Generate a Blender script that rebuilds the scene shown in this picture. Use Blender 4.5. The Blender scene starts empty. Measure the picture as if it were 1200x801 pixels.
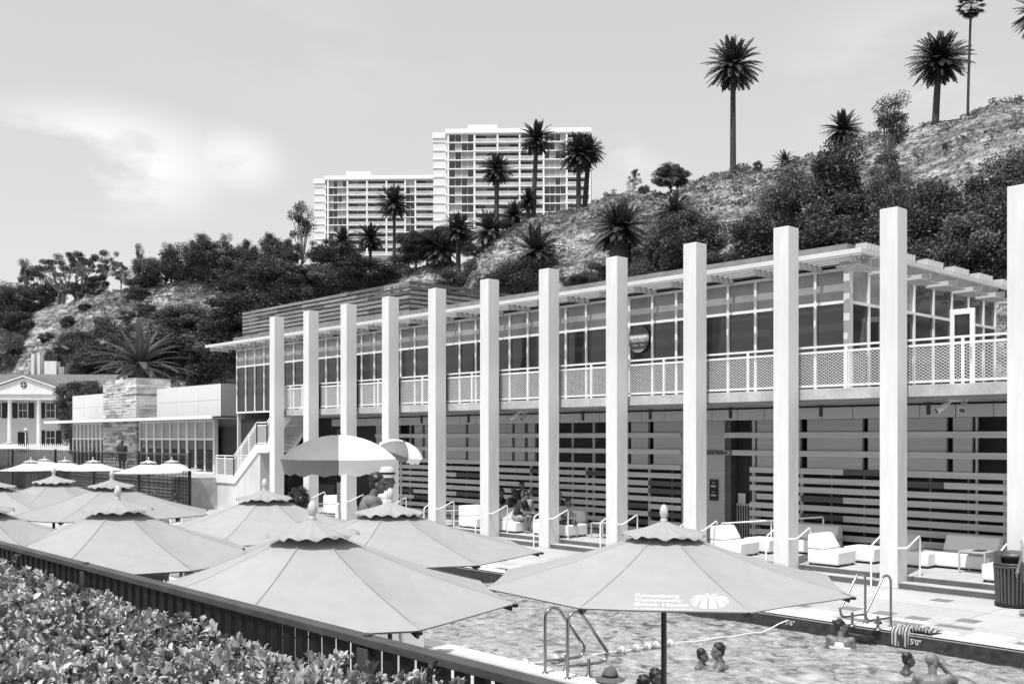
import bpy, bmesh, math, random
import numpy as np
from mathutils import Vector, Matrix, noise as mnoise
R = math.radians
random.seed(7)
rng = np.random.default_rng(11)
scene = bpy.context.scene
col = scene.collection

# ------------------------------------------------------------------ camera
CAM = Vector((10.36, -20.84, 3.3))
FWD = Vector((-.734, .679, 0)).normalized()
RGT = Vector((FWD.y, -FWD.x, 0))
FPX = 1167.0
HOR = 512.0
cd = bpy.data.cameras.new('camera')
cam = bpy.data.objects.new('camera', cd)
col.objects.link(cam)
cd.sensor_width = 36.0
cd.lens = FPX / 1200 * 36
cd.shift_y = (HOR - 400.5) / 1200
cd.clip_start = .05
cd.clip_end = 6000
cam.location = CAM
cam.rotation_euler = (R(90), 0, math.atan2(-FWD.x, FWD.y))
scene.camera = cam

# ------------------------------------------------------------------ sky and sun (black and white, as the photograph)
SUN_EL = R(63)
sun_az = Vector((.24, -.97, 0)).normalized()
sdir = Vector((sun_az.x * math.cos(SUN_EL), sun_az.y * math.cos(SUN_EL), math.sin(SUN_EL)))
world = bpy.data.worlds.new('World')
scene.world = world
world.use_nodes = True
nt = world.node_tree
nt.nodes.clear()
N = lambda t: nt.nodes.new(t)
L = nt.links.new
out = N('ShaderNodeOutputWorld')
bg = N('ShaderNodeBackground')
bg.inputs['Strength'].default_value = .145
sky = N('ShaderNodeTexSky')
sky.sky_type = 'NISHITA'
sky.sun_disc = False
sky.sun_elevation = SUN_EL
sky.sun_rotation = math.atan2(sun_az.x, sun_az.y)
sky.air_density = 1.0
sky.dust_density = 2.5
sky.ozone_density = 1.0
bw = N('ShaderNodeRGBToBW')
L(sky.outputs[0], bw.inputs[0])
# soft cloud banks over the hills
tc = N('ShaderNodeTexCoord')
def direction(px, py):
    v = (FWD + RGT * ((px - 600) / FPX) + Vector((0, 0, (HOR - py) / FPX)))
    return v.normalized()
def cloud_blob(px, py, r0, r1, zs):
    d = direction(px, py)
    sub = N('ShaderNodeVectorMath'); sub.operation = 'SUBTRACT'
    L(tc.outputs['Generated'], sub.inputs[0]); sub.inputs[1].default_value = d
    sc = N('ShaderNodeVectorMath'); sc.operation = 'MULTIPLY'
    L(sub.outputs[0], sc.inputs[0]); sc.inputs[1].default_value = (1, 1, zs)
    ln = N('ShaderNodeVectorMath'); ln.operation = 'LENGTH'
    L(sc.outputs[0], ln.inputs[0])
    mr = N('ShaderNodeMapRange'); mr.interpolation_type = 'SMOOTHSTEP'
    mr.inputs['From Min'].default_value = r0; mr.inputs['From Max'].default_value = r1
    mr.inputs['To Min'].default_value = 1; mr.inputs['To Max'].default_value = 0
    L(ln.outputs['Value'], mr.inputs['Value'])
    return mr.outputs[0]
def math_node(op, a, b):
    m = N('ShaderNodeMath'); m.operation = op
    for i, v in enumerate((a, b)):
        if isinstance(v, (int, float)): m.inputs[i].default_value = v
        else: L(v, m.inputs[i])
    return m.outputs[0]
mp = N('ShaderNodeMapping'); mp.inputs['Scale'].default_value = (1, 1, 2.2)
L(tc.outputs['Generated'], mp.inputs[0])
nz = N('ShaderNodeTexNoise'); nz.inputs['Scale'].default_value = 5.5; nz.inputs['Detail'].default_value = 9
nz.inputs['Roughness'].default_value = .52
L(mp.outputs[0], nz.inputs['Vector'])
nr = N('ShaderNodeMapRange'); nr.interpolation_type = 'SMOOTHSTEP'
nr.inputs['From Min'].default_value = .42; nr.inputs['From Max'].default_value = .58
L(nz.outputs['Fac'], nr.inputs['Value'])
b1 = cloud_blob(120, 190, .02, .155, 2.3)
b2 = cloud_blob(275, 188, .0, .07, 1.7)
b3 = cloud_blob(735, 180, .0, .06, 1.0)
b4 = cloud_blob(1060, 90, .02, .16, 1.6)
b5 = cloud_blob(360, 60, .0, .22, 2.6)
mask = math_node('MAXIMUM', math_node('MAXIMUM', b1, math_node('MULTIPLY', b2, .8)), math_node('MAXIMUM', math_node('MULTIPLY', b3, .5), math_node('MAXIMUM', math_node('MULTIPLY', b4, .3), math_node('MULTIPLY', b5, .12))))
cloud = math_node('MULTIPLY', mask, nr.outputs[0])
SKY_LUM, CLOUD_LUM, VEIL = 1.0, 5.8, .42
skyv = math_node('MULTIPLY', bw.outputs[0], SKY_LUM)
mixc = N('ShaderNodeMix'); mixc.data_type = 'FLOAT'
L(math_node('MAXIMUM', math_node('ADD', math_node('MULTIPLY', cloud, .55), VEIL), VEIL), mixc.inputs[0]); L(skyv, mixc.inputs[2]); mixc.inputs[3].default_value = CLOUD_LUM
L(mixc.outputs[0], bg.inputs['Color'])
L(bg.outputs[0], out.inputs[0])

sl = bpy.data.lights.new('sun', 'SUN')
sl.energy = 3.6
sl.angle = R(.5)
sl.color = (1, 1, 1)
sun = bpy.data.objects.new('sun', sl)
col.objects.link(sun)
sun.rotation_euler = sdir.to_track_quat('Z', 'Y').to_euler()
sun.location = (0, -30, 60)

vs = scene.view_settings
vs.view_transform = 'Standard'
vs.look = 'None'
vs.exposure = .32
vs.gamma = 1
vs.use_curve_mapping = False
scene.cycles.use_denoising = True
scene.cycles.max_bounces = 6
scene.cycles.diffuse_bounces = 3
scene.cycles.glossy_bounces = 3
scene.cycles.transparent_max_bounces = 8
scene.cycles.caustics_reflective = False
scene.cycles.caustics_refractive = False
scene.cycles.sample_clamp_indirect = 6

# ------------------------------------------------------------------ helpers
def pt(px, py, D):
    return CAM + FWD * D + RGT * ((px - 600) / FPX * D) + Vector((0, 0, (HOR - py) / FPX * D))
def ray(px, py):
    return FWD + RGT * ((px - 600) / FPX) + Vector((0, 0, (HOR - py) / FPX))
def ony(px, y, py=HOR):
    r = ray(px, py); t = (y - CAM.y) / r.y
    return CAM + r * t
def onz(px, py, z):
    r = ray(px, py); t = (z - CAM.z) / r.z
    return CAM + r * t

class MB:
    """collects shapes, then links them as one mesh object"""
    def __init__(s, org=(0, 0, 0)):
        s.v = []; s.f = []; s.m = []; s.o = Vector(org)
    def add(s, verts, faces, mi=0):
        n = len(s.v)
        s.v.extend([tuple(Vector(p)) for p in verts])
        s.f.extend([tuple(i + n for i in f) for f in faces])
        s.m.extend([mi] * len(faces))
        return s
    def box(s, x0, x1, y0, y1, z0, z1, mi=0):
        return s.add([(x0,y0,z0),(x1,y0,z0),(x1,y1,z0),(x0,y1,z0),(x0,y0,z1),(x1,y0,z1),(x1,y1,z1),(x0,y1,z1)],
                     [(0,3,2,1),(4,5,6,7),(0,1,5,4),(1,2,6,5),(2,3,7,6),(3,0,4,7)], mi)
    def bar(s, a, b, w, h, mi=0, up=(0, 0, 1)):
        a, b = Vector(a), Vector(b); d = (b - a).normalized(); up = Vector(up)
        sx = d.cross(up)
        if sx.length < 1e-4: sx = d.cross(Vector((1, 0, 0)))
        sx.normalize(); sz = sx.cross(d)
        sx *= w / 2; sz *= h / 2
        vs_ = [p + i * sx + j * sz for p in (a, b) for i, j in ((-1,-1),(1,-1),(1,1),(-1,1))]
        return s.add(vs_, [(0,1,2,3),(7,6,5,4),(0,4,5,1),(1,5,6,2),(2,6,7,3),(3,7,4,0)], mi)
    def tube(s, pts, r, n=8, mi=0, cap=True):
        pts = [Vector(p) for p in pts]; k = len(pts)
        rs = r if isinstance(r, (list, tuple)) else [r] * k
        vs_ = []; prev = None
        for i, p in enumerate(pts):
            d = (pts[min(i+1,k-1)] - pts[max(i-1,0)])
            d = d.normalized() if d.length > 1e-9 else Vector((0,0,1))
            if prev is None:
                u = d.orthogonal().normalized()
            else:
                u = prev - d * prev.dot(d)
                u = u.normalized() if u.length > 1e-6 else d.orthogonal().normalized()
            prev = u; w = d.cross(u)
            for j in range(n):
                a = 2 * math.pi * j / n
                vs_.append(p + (u * math.cos(a) + w * math.sin(a)) * rs[i])
        fs = [(i*n+j, i*n+(j+1)%n, (i+1)*n+(j+1)%n, (i+1)*n+j) for i in range(k-1) for j in range(n)]
        if cap:
            fs.append(tuple(range(n-1,-1,-1))); fs.append(tuple(range((k-1)*n, k*n)))
        return s.add(vs_, fs, mi)
    def lathe(s, prof, c=(0, 0, 0), n=20, mi=0, sx=1, sy=1, cap=True):
        c = Vector(c); vs_ = []
        for r, z in prof:
            for j in range(n):
                a = 2*math.pi*j/n
                vs_.append(c + Vector((math.cos(a)*r*sx, math.sin(a)*r*sy, z)))
        k = len(prof)
        fs = [(i*n+j, i*n+(j+1)%n, (i+1)*n+(j+1)%n, (i+1)*n+j) for i in range(k-1) for j in range(n)]
        if cap:
            fs.append(tuple(range(n-1,-1,-1))); fs.append(tuple(range((k-1)*n, k*n)))
        return s.add(vs_, fs, mi)
    def prism(s, poly, vec, mi=0):
        """poly: 3d points, extruded along vec"""
        p = [Vector(q) for q in poly]; v = Vector(vec); n = len(p)
        return s.add(p + [q + v for q in p],
                     [tuple(range(n-1,-1,-1)), tuple(range(n, 2*n))] + [(i,(i+1)%n,n+(i+1)%n,n+i) for i in range(n)], mi)
    def ball(s, c, r, n=12, m=8, mi=0):
        c = Vector(c); r = Vector(r) if not isinstance(r, (int, float)) else Vector((r, r, r))
        vs_ = [c + Vector((0,0,-r.z))]
        for i in range(1, m):
            t = -math.pi/2 + math.pi*i/m
            for j in range(n):
                a = 2*math.pi*j/n
                vs_.append(c + Vector((r.x*math.cos(t)*math.cos(a), r.y*math.cos(t)*math.sin(a), r.z*math.sin(t))))
        vs_.append(c + Vector((0,0,r.z)))
        fs = [(0, 1+(j+1)%n, 1+j) for j in range(n)]
        for i in range(m-2):
            fs += [(1+i*n+j, 1+i*n+(j+1)%n, 1+(i+1)*n+(j+1)%n, 1+(i+1)*n+j) for j in range(n)]
        e = len(vs_)-1
        fs += [(1+(m-2)*n+j, 1+(m-2)*n+(j+1)%n, e) for j in range(n)]
        return s.add(vs_, fs, mi)
    def cone(s, a, b, ra, rb, n=12, mi=0):
        """rounded tapered limb"""
        a, b = Vector(a), Vector(b); d = (b - a); l = d.length
        d = d.normalized() if l > 1e-6 else Vector((0,0,1))
        pts, rs = [], []
        for t in (-1, -.8, -.5, 0): pts.append(a + d*ra*t); rs.append(ra*math.sqrt(max(1-t*t, .0004)))
        for t in (0, .5, .8, 1): pts.append(b + d*rb*t); rs.append(rb*math.sqrt(max(1-t*t, .0004)))
        return s.tube(pts, rs, n, mi)
    def mesh(s, name, mats, smooth=None, recalc=True):
        me = bpy.data.meshes.new(name)
        o = s.o
        me.from_pydata([(a-o.x, b-o.y, c-o.z) for a, b, c in s.v], [], s.f)
        if not isinstance(mats, (list, tuple)): mats = [mats]
        for m in mats: me.materials.append(m)
        if len(mats) > 1: me.polygons.foreach_set('material_index', s.m)
        if recalc:
            bm = bmesh.new(); bm.from_mesh(me)
            bmesh.ops.recalc_face_normals(bm, faces=bm.faces)
            bm.to_mesh(me); bm.free()
        if smooth is not None:
            me.polygons.foreach_set('use_smooth', [True]*len(me.polygons))
            if smooth < 180: me.set_sharp_from_angle(angle=R(smooth))
        me.update()
        return me
    def build(s, name, mats, parent=None, smooth=None, bevel=0, recalc=True, loc=None):
        me = s.mesh(name, mats, smooth, recalc)
        ob = bpy.data.objects.new(name, me); col.objects.link(ob)
        if parent is not None: ob.parent = parent
        else: ob.location = s.o if loc is None else loc
        if bevel:
            b = ob.modifiers.new('edge', 'BEVEL'); b.width = bevel; b.segments = 2; b.limit_method = 'ANGLE'; b.angle_limit = R(35)
        return ob

def tag(o, label, cat, group=None):
    o['label'] = label; o['category'] = cat
    if group: o['group'] = group
    return o
def thing(name, label, cat, loc, rz=0, group=None, scale=1):
    o = bpy.data.objects.new(name, None); col.objects.link(o)
    o.empty_display_size = .2
    o.location = loc; o.rotation_euler = (0, 0, rz); o.scale = (scale,)*3
    return tag(o, label, cat, group)
def struct(o, kind='structure'):
    o['kind'] = kind; return o
def kids(o):
    return [c for c in col.objects if c.parent == o]
def dup(o, parent=None, children=None):
    c = o.copy(); col.objects.link(c); c.parent = parent
    for ch in list(o.children): dup(ch, c)
    return c
def part(name, me, parent, loc=(0,0,0), rot=(0,0,0), scale=(1,1,1)):
    o = bpy.data.objects.new(name, me); col.objects.link(o); o.parent = parent
    o.location = loc; o.rotation_euler = rot; o.scale = scale
    return o
ORD = ['first','second','third','fourth','fifth','sixth','seventh','eighth','ninth','tenth','eleventh','twelfth','thirteenth','fourteenth','fifteenth']

# ------------------------------------------------------------------ materials (greys only: the photograph is black and white)
def M(name, g, rough=.65, var=0., scale=2., bump=0., bscale=25., metal=0., spec=.5, stretch=(1,1,1), detail=4, fine=0., fscale=40., rnd=0.):
    m = bpy.data.materials.new(name); m.use_nodes = True
    t = m.node_tree; n = t.nodes; l = t.links
    p = n['Principled BSDF']
    p.inputs['Base Color'].default_value = (g, g, g, 1)
    p.inputs['Roughness'].default_value = rough
    p.inputs['Metallic'].default_value = metal
    p.inputs['Specular IOR Level'].default_value = spec
    tcn = n.new('ShaderNodeTexCoord'); mpn = n.new('ShaderNodeMapping'); mpn.inputs['Scale'].default_value = stretch
    l.new(tcn.outputs['Object'], mpn.inputs[0])
    val = None
    if var:
        a = n.new('ShaderNodeTexNoise'); a.inputs['Scale'].default_value = scale; a.inputs['Detail'].default_value = detail
        l.new(mpn.outputs[0], a.inputs['Vector'])
        r = n.new('ShaderNodeMapRange'); r.inputs['From Min'].default_value = .3; r.inputs['From Max'].default_value = .7
        r.inputs['To Min'].default_value = g*(1-var); r.inputs['To Max'].default_value = g*(1+var)
        l.new(a.outputs['Fac'], r.inputs['Value']); val = r.outputs[0]
    if fine:
        a = n.new('ShaderNodeTexNoise'); a.inputs['Scale'].default_value = fscale; a.inputs['Detail'].default_value = 3
        l.new(mpn.outputs[0], a.inputs['Vector'])
        r = n.new('ShaderNodeMapRange'); r.inputs['From Min'].default_value = .3; r.inputs['From Max'].default_value = .7
        r.inputs['To Min'].default_value = 1-fine; r.inputs['To Max'].default_value = 1+fine
        l.new(a.outputs['Fac'], r.inputs['Value'])
        k = n.new('ShaderNodeMath'); k.operation = 'MULTIPLY'
        if val is None: k.inputs[0].default_value = g
        else: l.new(val, k.inputs[0])
        l.new(r.outputs[0], k.inputs[1]); val = k.outputs[0]
    if rnd:
        oi = n.new('ShaderNodeObjectInfo')
        r = n.new('ShaderNodeMapRange'); r.inputs['To Min'].default_value = 1-rnd; r.inputs['To Max'].default_value = 1+rnd
        l.new(oi.outputs['Random'], r.inputs['Value'])
        k = n.new('ShaderNodeMath'); k.operation = 'MULTIPLY'
        if val is None: k.inputs[0].default_value = g
        else: l.new(val, k.inputs[0])
        l.new(r.outputs[0], k.inputs[1]); val = k.outputs[0]
    if val is not None: l.new(val, p.inputs['Base Color'])
    if bump:
        a = n.new('ShaderNodeTexNoise'); a.inputs['Scale'].default_value = bscale; a.inputs['Detail'].default_value = 5
        l.new(mpn.outputs[0], a.inputs['Vector'])
        b = n.new('ShaderNodeBump'); b.inputs['Strength'].default_value = bump; b.inputs['Distance'].default_value = .02
        l.new(a.outputs['Fac'], b.inputs['Height']); l.new(b.outputs[0], p.inputs['Normal'])
    return m
def leaf_mat(name, lo, hi, rough=.5, rnd=.25, trans=.25):
    """per-leaf grey from the mesh's own 'shade' attribute, between lo and hi"""
    m = bpy.data.materials.new(name); m.use_nodes = True
    t = m.node_tree; n = t.nodes; l = t.links
    p = n['Principled BSDF']; p.inputs['Roughness'].default_value = rough; p.inputs['Specular IOR Level'].default_value = .35
    a = n.new('ShaderNodeAttribute'); a.attribute_name = 'shade'
    r = n.new('ShaderNodeMapRange'); r.inputs['To Min'].default_value = lo; r.inputs['To Max'].default_value = hi
    l.new(a.outputs['Fac'], r.inputs['Value'])
    oi = n.new('ShaderNodeObjectInfo')
    r2 = n.new('ShaderNodeMapRange'); r2.inputs['To Min'].default_value = 1-rnd; r2.inputs['To Max'].default_value = 1+rnd
    l.new(oi.outputs['Random'], r2.inputs['Value'])
    k = n.new('ShaderNodeMath'); k.operation = 'MULTIPLY'; l.new(r.outputs[0], k.inputs[0]); l.new(r2.outputs[0], k.inputs[1])
    l.new(k.outputs[0], p.inputs['Base Color'])
    if trans:
        tr = n.new('ShaderNodeBsdfTranslucent'); l.new(k.outputs[0], tr.inputs['Color'])
        mx = n.new('ShaderNodeMixShader'); mx.inputs[0].default_value = trans
        l.new(p.outputs[0], mx.inputs[1]); l.new(tr.outputs[0], mx.inputs[2])
        l.new(mx.outputs[0], n['Material Output'].inputs['Surface'])
    return m

W = {}
W['white'] = M('white_plaster', .67, .6, .08, 1.3, .14, 45, fine=.05, fscale=6, stretch=(1,1,.18))
W['metalwhite'] = M('white_painted_metal', .78, .4)
W['eave'] = M('pale_grey_eave', .62, .5, .06, 2)
W['concrete'] = M('concrete', .42, .8, .22, 1.6, .25, 30, fine=.12, fscale=14)
W['concrete_pale'] = M('pale_concrete', .60, .8, .14, .9, .2, 22, fine=.06, stretch=(1,1,.3))
W['panel'] = M('fibre_cement_panel', .55, .6, .05, .5)
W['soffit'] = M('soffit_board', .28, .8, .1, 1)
W['slat'] = M('weathered_slat', .54, .7, .12, 3, .15, 30, stretch=(.3,1,6))
W['slat_dark'] = M('stained_dark_slat', .08, .7, .2, 3, .15, 30, stretch=(.3,1,6))
W['siding'] = M('grey_siding', .40, .75, .1, 2, .15, 20, stretch=(.2,1,8))
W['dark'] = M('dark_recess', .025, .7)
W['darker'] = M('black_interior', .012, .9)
W['steel'] = M('brushed_steel', .32, .22, .15, 9, metal=1.0)
W['darkmetal'] = M('dark_bronze_metal', .055, .5, .25, 6, fine=.15, fscale=60)
W['blackmetal'] = M('black_painted_metal', .016, .5, spec=.3)
W['fabric'] = M('canopy_canvas', .315, .9, .07, 1.1, .35, 7, spec=.15, rnd=.05, fine=.03, fscale=9)
W['fabric_pale'] = M('pale_canopy_canvas', .50, .9, .03, 1.5, .08, 150, spec=.15, rnd=.04)
W['finial'] = M('turned_wood_finial', .50, .5, .1, 20)
W['sofa'] = M('white_upholstery', .78, .85, .03, 4, .08, 90)
W['glass_dark'] = M('dark_window_glass', .018, .06, .5, .7, spec=.8)
W['glass_shade'] = M('shaded_window_glass', .27, .12, .25, .9, spec=.6)
W['print'] = M('white_print', .86, .7)
W['timber'] = M('weathered_timber', .10, .8, .45, 2.2, .3, 24, stretch=(.25,1,5), fine=.25, fscale=9)
W['stone'] = M('ledge_stone', .45, .8, .42, 1.1, .4, 12, stretch=(.35,1,3.5), fine=.2, fscale=6)
W['roof'] = M('shingle_roof', .13, .85, .15, 2, .2, 20)
W['bark'] = M('bark', .07, .9, .35, 3, .5, 12, stretch=(1,1,.4))
W['bark_pale'] = M('pale_gum_bark', .22, .8, .35, 2, .3, 10, stretch=(1,1,.4))
W['palmtrunk'] = M('palm_trunk', .045, .9, .35, 2.5, .6, 6, stretch=(1,1,3))
W['roofedge'] = M('roof_gravel_edge', .22, .9, .2, 3, .3, 20)
W['slatlight'] = M('grey_metal_slat', .45, .5)
W['timberpale'] = M('silvered_timber', .22, .8, .35, 2.2, .3, 24, stretch=(.25,1,5), fine=.25, fscale=9)
W['panelw'] = M('pale_parapet_panel', .66, .6, .03, .4)
W['panelgrey'] = M('grey_parapet_panel', .36, .7, .05, .6)
W['stonelight'] = M('pale_ledge_stone', .60, .8, .2, 2, .4, 12, fine=.15, fscale=6)
W['stonedark'] = M('brown_ledge_stone', .24, .8, .3, 2, .4, 12, fine=.2, fscale=6)
W['glass_pale'] = M('pale_curtained_glass', .34, .2, .2, .6)
W['binslat'] = M('dark_bin_metal', .06, .4, .15, 8)
# ================================================================== terrain: the bluff behind the highway
HX = [-420,-300,-215,-170,-142,-128,-108,-93,-84,-77,-70,-58,-45,-20,20,60,120]
HY = [  40,  42,  46,  54,  66,  78,  86,  82,  72,  61,  58,  60,  62,  63,62,62,62]
HZ = [  30,  30,  30,  31,  31,  32,  32,  32,  31,  29,  29,  29,  30,  29.9,29.4,29,29]
def crest(x):
    return np.interp(x, HX, HY), np.interp(x, HX, HZ)
HW = 26.0
def hill_z(x, y, rough=True):
    yc, zc = crest(x)
    s = (y - (yc - HW)) / HW
    if s <= 0: p = 0
    elif s < 1: p = 1 - (1 - s) ** 1.30
    else: p = 1
    z = 1.4 + (zc - 1.4) * p
    if s >= 1: z -= min((y - yc) * .01, 1.5)
    if rough and -.2 < s < 1.6:
        e = max(0, min(1, s * 5)) * (1 if s < 1 else max(.35, 1 - (s - 1) * 1.2))
        g = mnoise.noise(Vector((x * .085, s * .9, 3.1)))
        g2 = mnoise.noise(Vector((x * .27, y * .17, 7.7)))
        g3 = mnoise.noise(Vector((x * .8, y * .8, 1.3)))
        led = math.sin(z * 1.9 + 2.5 * mnoise.noise(Vector((x * .05, y * .05, 5)))) * .28
        z += e * (1.5 * -abs(g) + 1.2 * g2 + .55 * g3 + led)
    return float(z)
def on_hill(px, py, tmin=60, tmax=330, step=1.0):
    r = ray(px, py); t = tmin
    while t < tmax:
        p = CAM + r * t
        if hill_z(p.x, p.y) >= p.z:
            return p, t
        t += step
    # above the skyline: just behind the crest
    t = tmin; best = None
    while t < tmax:
        p = CAM + r * t
        d = p.z - hill_z(p.x, p.y)
        if best is None or d < best[0]: best = (d, Vector((p.x, p.y, hill_z(p.x, p.y))), t)
        t += step
    return best[1], best[2]

xs = np.concatenate([np.arange(-420, -240, 6), np.arange(-240, -150, 2.2), np.arange(-150, 20, 1.25), np.arange(20, 122, 5)])
ss = np.concatenate([[-30, -12, -4], np.arange(-1, 27.5, .9), [29, 31, 34, 38, 45, 60, 90, 140, 220, 420]])
hv, hf = [], []
for x in xs:
    yc, zc = crest(x)
    for s in ss:
        y = yc - HW + s
        hv.append((x, y, hill_z(x, y)))
ns = len(ss)
for i in range(len(xs) - 1):
    for j in range(ns - 1):
        a = i * ns + j
        hf.append((a, a + ns, a + ns + 1, a + 1))
def hill_material():
    m = bpy.data.materials.new('dry_grass_and_sandstone'); m.use_nodes = True
    n = m.node_tree.nodes; l = m.node_tree.links; p = n['Principled BSDF']
    p.inputs['Roughness'].default_value = .95; p.inputs['Specular IOR Level'].default_value = .1
    g = n.new('ShaderNodeNewGeometry')
    def noise(scale, st, det=6, rg=.6):
        mp = n.new('ShaderNodeMapping'); mp.inputs['Scale'].default_value = st
        l.new(g.outputs['Position'], mp.inputs[0])
        a = n.new('ShaderNodeTexNoise'); a.inputs['Scale'].default_value = scale; a.inputs['Detail'].default_value = det; a.inputs['Roughness'].default_value = rg
        l.new(mp.outputs[0], a.inputs['Vector']); return a.outputs['Fac']
    def ramp(v, stops):
        r = n.new('ShaderNodeValToRGB'); e = r.color_ramp.elements
        e[0].position, e[0].color = stops[0][0], (stops[0][1],)*3 + (1,)
        e[1].position, e[1].color = stops[-1][0], (stops[-1][1],)*3 + (1,)
        for q, c in stops[1:-1]:
            k = e.new(q); k.color = (c,)*3 + (1,)
        l.new(v, r.inputs[0]); return r.outputs[0]
    def mul(a, b, f=1.0):
        x = n.new('ShaderNodeMix'); x.data_type = 'RGBA'; x.blend_type = 'MULTIPLY'; x.inputs[0].default_value = f
        l.new(a, x.inputs[6]); l.new(b, x.inputs[7]); return x.outputs[2]
    big = ramp(noise(.11, (1, 1, 1.6), 7, .62), [(.34, .11), (.44, .27), (.54, .44), (.66, .58)])
    strata = ramp(noise(.55, (.35, .35, 2.6), 6, .65), [(.36, .40), (.5, .9), (.60, 1.35)])
    fine = ramp(noise(2.2, (1, 1, 1), 5, .7), [(.38, .30), (.5, .95), (.62, 1.45)])
    l.new(mul(mul(big, strata), fine), p.inputs['Base Color'])
    b = n.new('ShaderNodeBump'); b.inputs['Strength'].default_value = 1.0; b.inputs['Distance'].default_value = 1.1
    l.new(noise(1.6, (1, 1, 1.4), 8, .7), b.inputs['Height']); l.new(b.outputs[0], p.inputs['Normal'])
    return m
me = bpy.data.meshes.new('hill'); me.from_pydata(hv, [], hf)
me.polygons.foreach_set('use_smooth', [True]*len(me.polygons)); me.materials.append(hill_material())
hill = bpy.data.objects.new('hill', me); col.objects.link(hill); struct(hill)

# ================================================================== ground, deck, pool
mb = MB(); mb.box(-900, 900, -900, 900, -1.2, -.62)
struct(mb.build('ground', M('sandy_ground', .30, .95, .2, .3, .3, 6)))
PX0, PX1, PY0, PY1 = -15.0, 24.0, -10.8, -4.55
WZ = -.27
def deck_mat():
    m = M('pool_deck_concrete', .45, .75, .14, .45, .15, 18, fine=.07, fscale=7)
    n = m.node_tree.nodes; l = m.node_tree.links; p = n['Principled BSDF']
    g = n.new('ShaderNodeNewGeometry')
    br = n.new('ShaderNodeTexBrick'); br.offset = 0; br.inputs['Scale'].default_value = 1
    br.inputs['Brick Width'].default_value = 2.69; br.inputs['Row Height'].default_value = 1.6; br.inputs['Mortar Size'].default_value = .012
    br.inputs['Color1'].default_value = (1,1,1,1); br.inputs['Color2'].default_value = (.93,.93,.93,1); br.inputs['Mortar'].default_value = (.5,.5,.5,1)
    l.new(g.outputs['Position'], br.inputs['Vector'])
    x = n.new('ShaderNodeMix'); x.data_type = 'RGBA'; x.blend_type = 'MULTIPLY'; x.inputs[0].default_value = 1
    src = p.inputs['Base Color'].links[0].from_socket
    l.new(src, x.inputs[6]); l.new(br.outputs[0], x.inputs[7]); l.new(x.outputs[2], p.inputs['Base Color'])
    return m
W['deck'] = deck_mat()
mb = MB()
mb.box(-75, PX0, PY0, PY1, -.55, 0); mb.box(PX1, 60, PY0, PY1, -.55, 0)
mb.box(-75, 60, PY1, 3.95, -.55, 0); mb.box(-75, 60, -18.38, PY0, -.55, 0)
struct(mb.build('pool_deck', W['deck']))
# coping and waterline tiles
W['coping'] = M('pale_coping_stone', .62, .7, .1, 2, fine=.08)
W['tile'] = M('dark_waterline_tile', .035, .35, .5, 9, stretch=(1,1,1))
mb = MB(); c = .34
mb.box(PX0-c, PX1+c, PY1, PY1+c, -.02, .012); mb.box(PX0-c, PX1+c, PY0-c, PY0, -.02, .012)
mb.box(PX0-c, PX0, PY0, PY1, -.02, .012); mb.box(PX1, PX1+c, PY0, PY1, -.02, .012)
mb.box(PX0, PX1, PY1-.03, PY1-.002, -.55, -.035, 1); mb.box(PX0, PX1, PY0+.002, PY0+.03, -.55, -.035, 1)
mb.box(PX0+.002, PX0+.03, PY0+.03, PY1-.03, -.55, -.035, 1); mb.box(PX1-.03, PX1-.002, PY0+.03, PY1-.03, -.55, -.035, 1)
mb.box(PX0, PX1, PY0, PY1, -.615, -.56, 0)
struct(mb.build('pool', [W['coping'], W['tile']]))
# rows of decorative pale and dark tiles set into the deck edge
W['tilepale'] = M('white_deck_tile', .78, .5, .05, 6)
W['tilegrey'] = M('grey_deck_tile', .20, .6, .15, 6)
mb = MB()
k = 0
x = PX0 + .4
while x < 14:
    for row in range(3):
        y = PY1 + c + .06 + row*.31
        r_ = (k*7 + row*5) % 4
        if r_ != 3:
            mb.box(x, x+.62, y, y+.24, -.01, .004, 0 if r_ else 1)
    x += .78; k += 1
struct(mb.build('deck_tiles', [W['tilepale'], W['tilegrey']]))
mb = MB()
for px, py in ((930,728),(981,732),(1104,703),(1075,724),(1135,727),(1215,700),(572,658),(868,690)):
    q = onz(px, py, 0)
    if q.y < PY1 + c + .9: q.y = PY1 + c + 1.2
    mb.box(q.x-.18, q.x+.18, q.y-.18, q.y+.18, -.01, .005)
struct(mb.build('deck_drains', W['tilegrey']))

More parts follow.
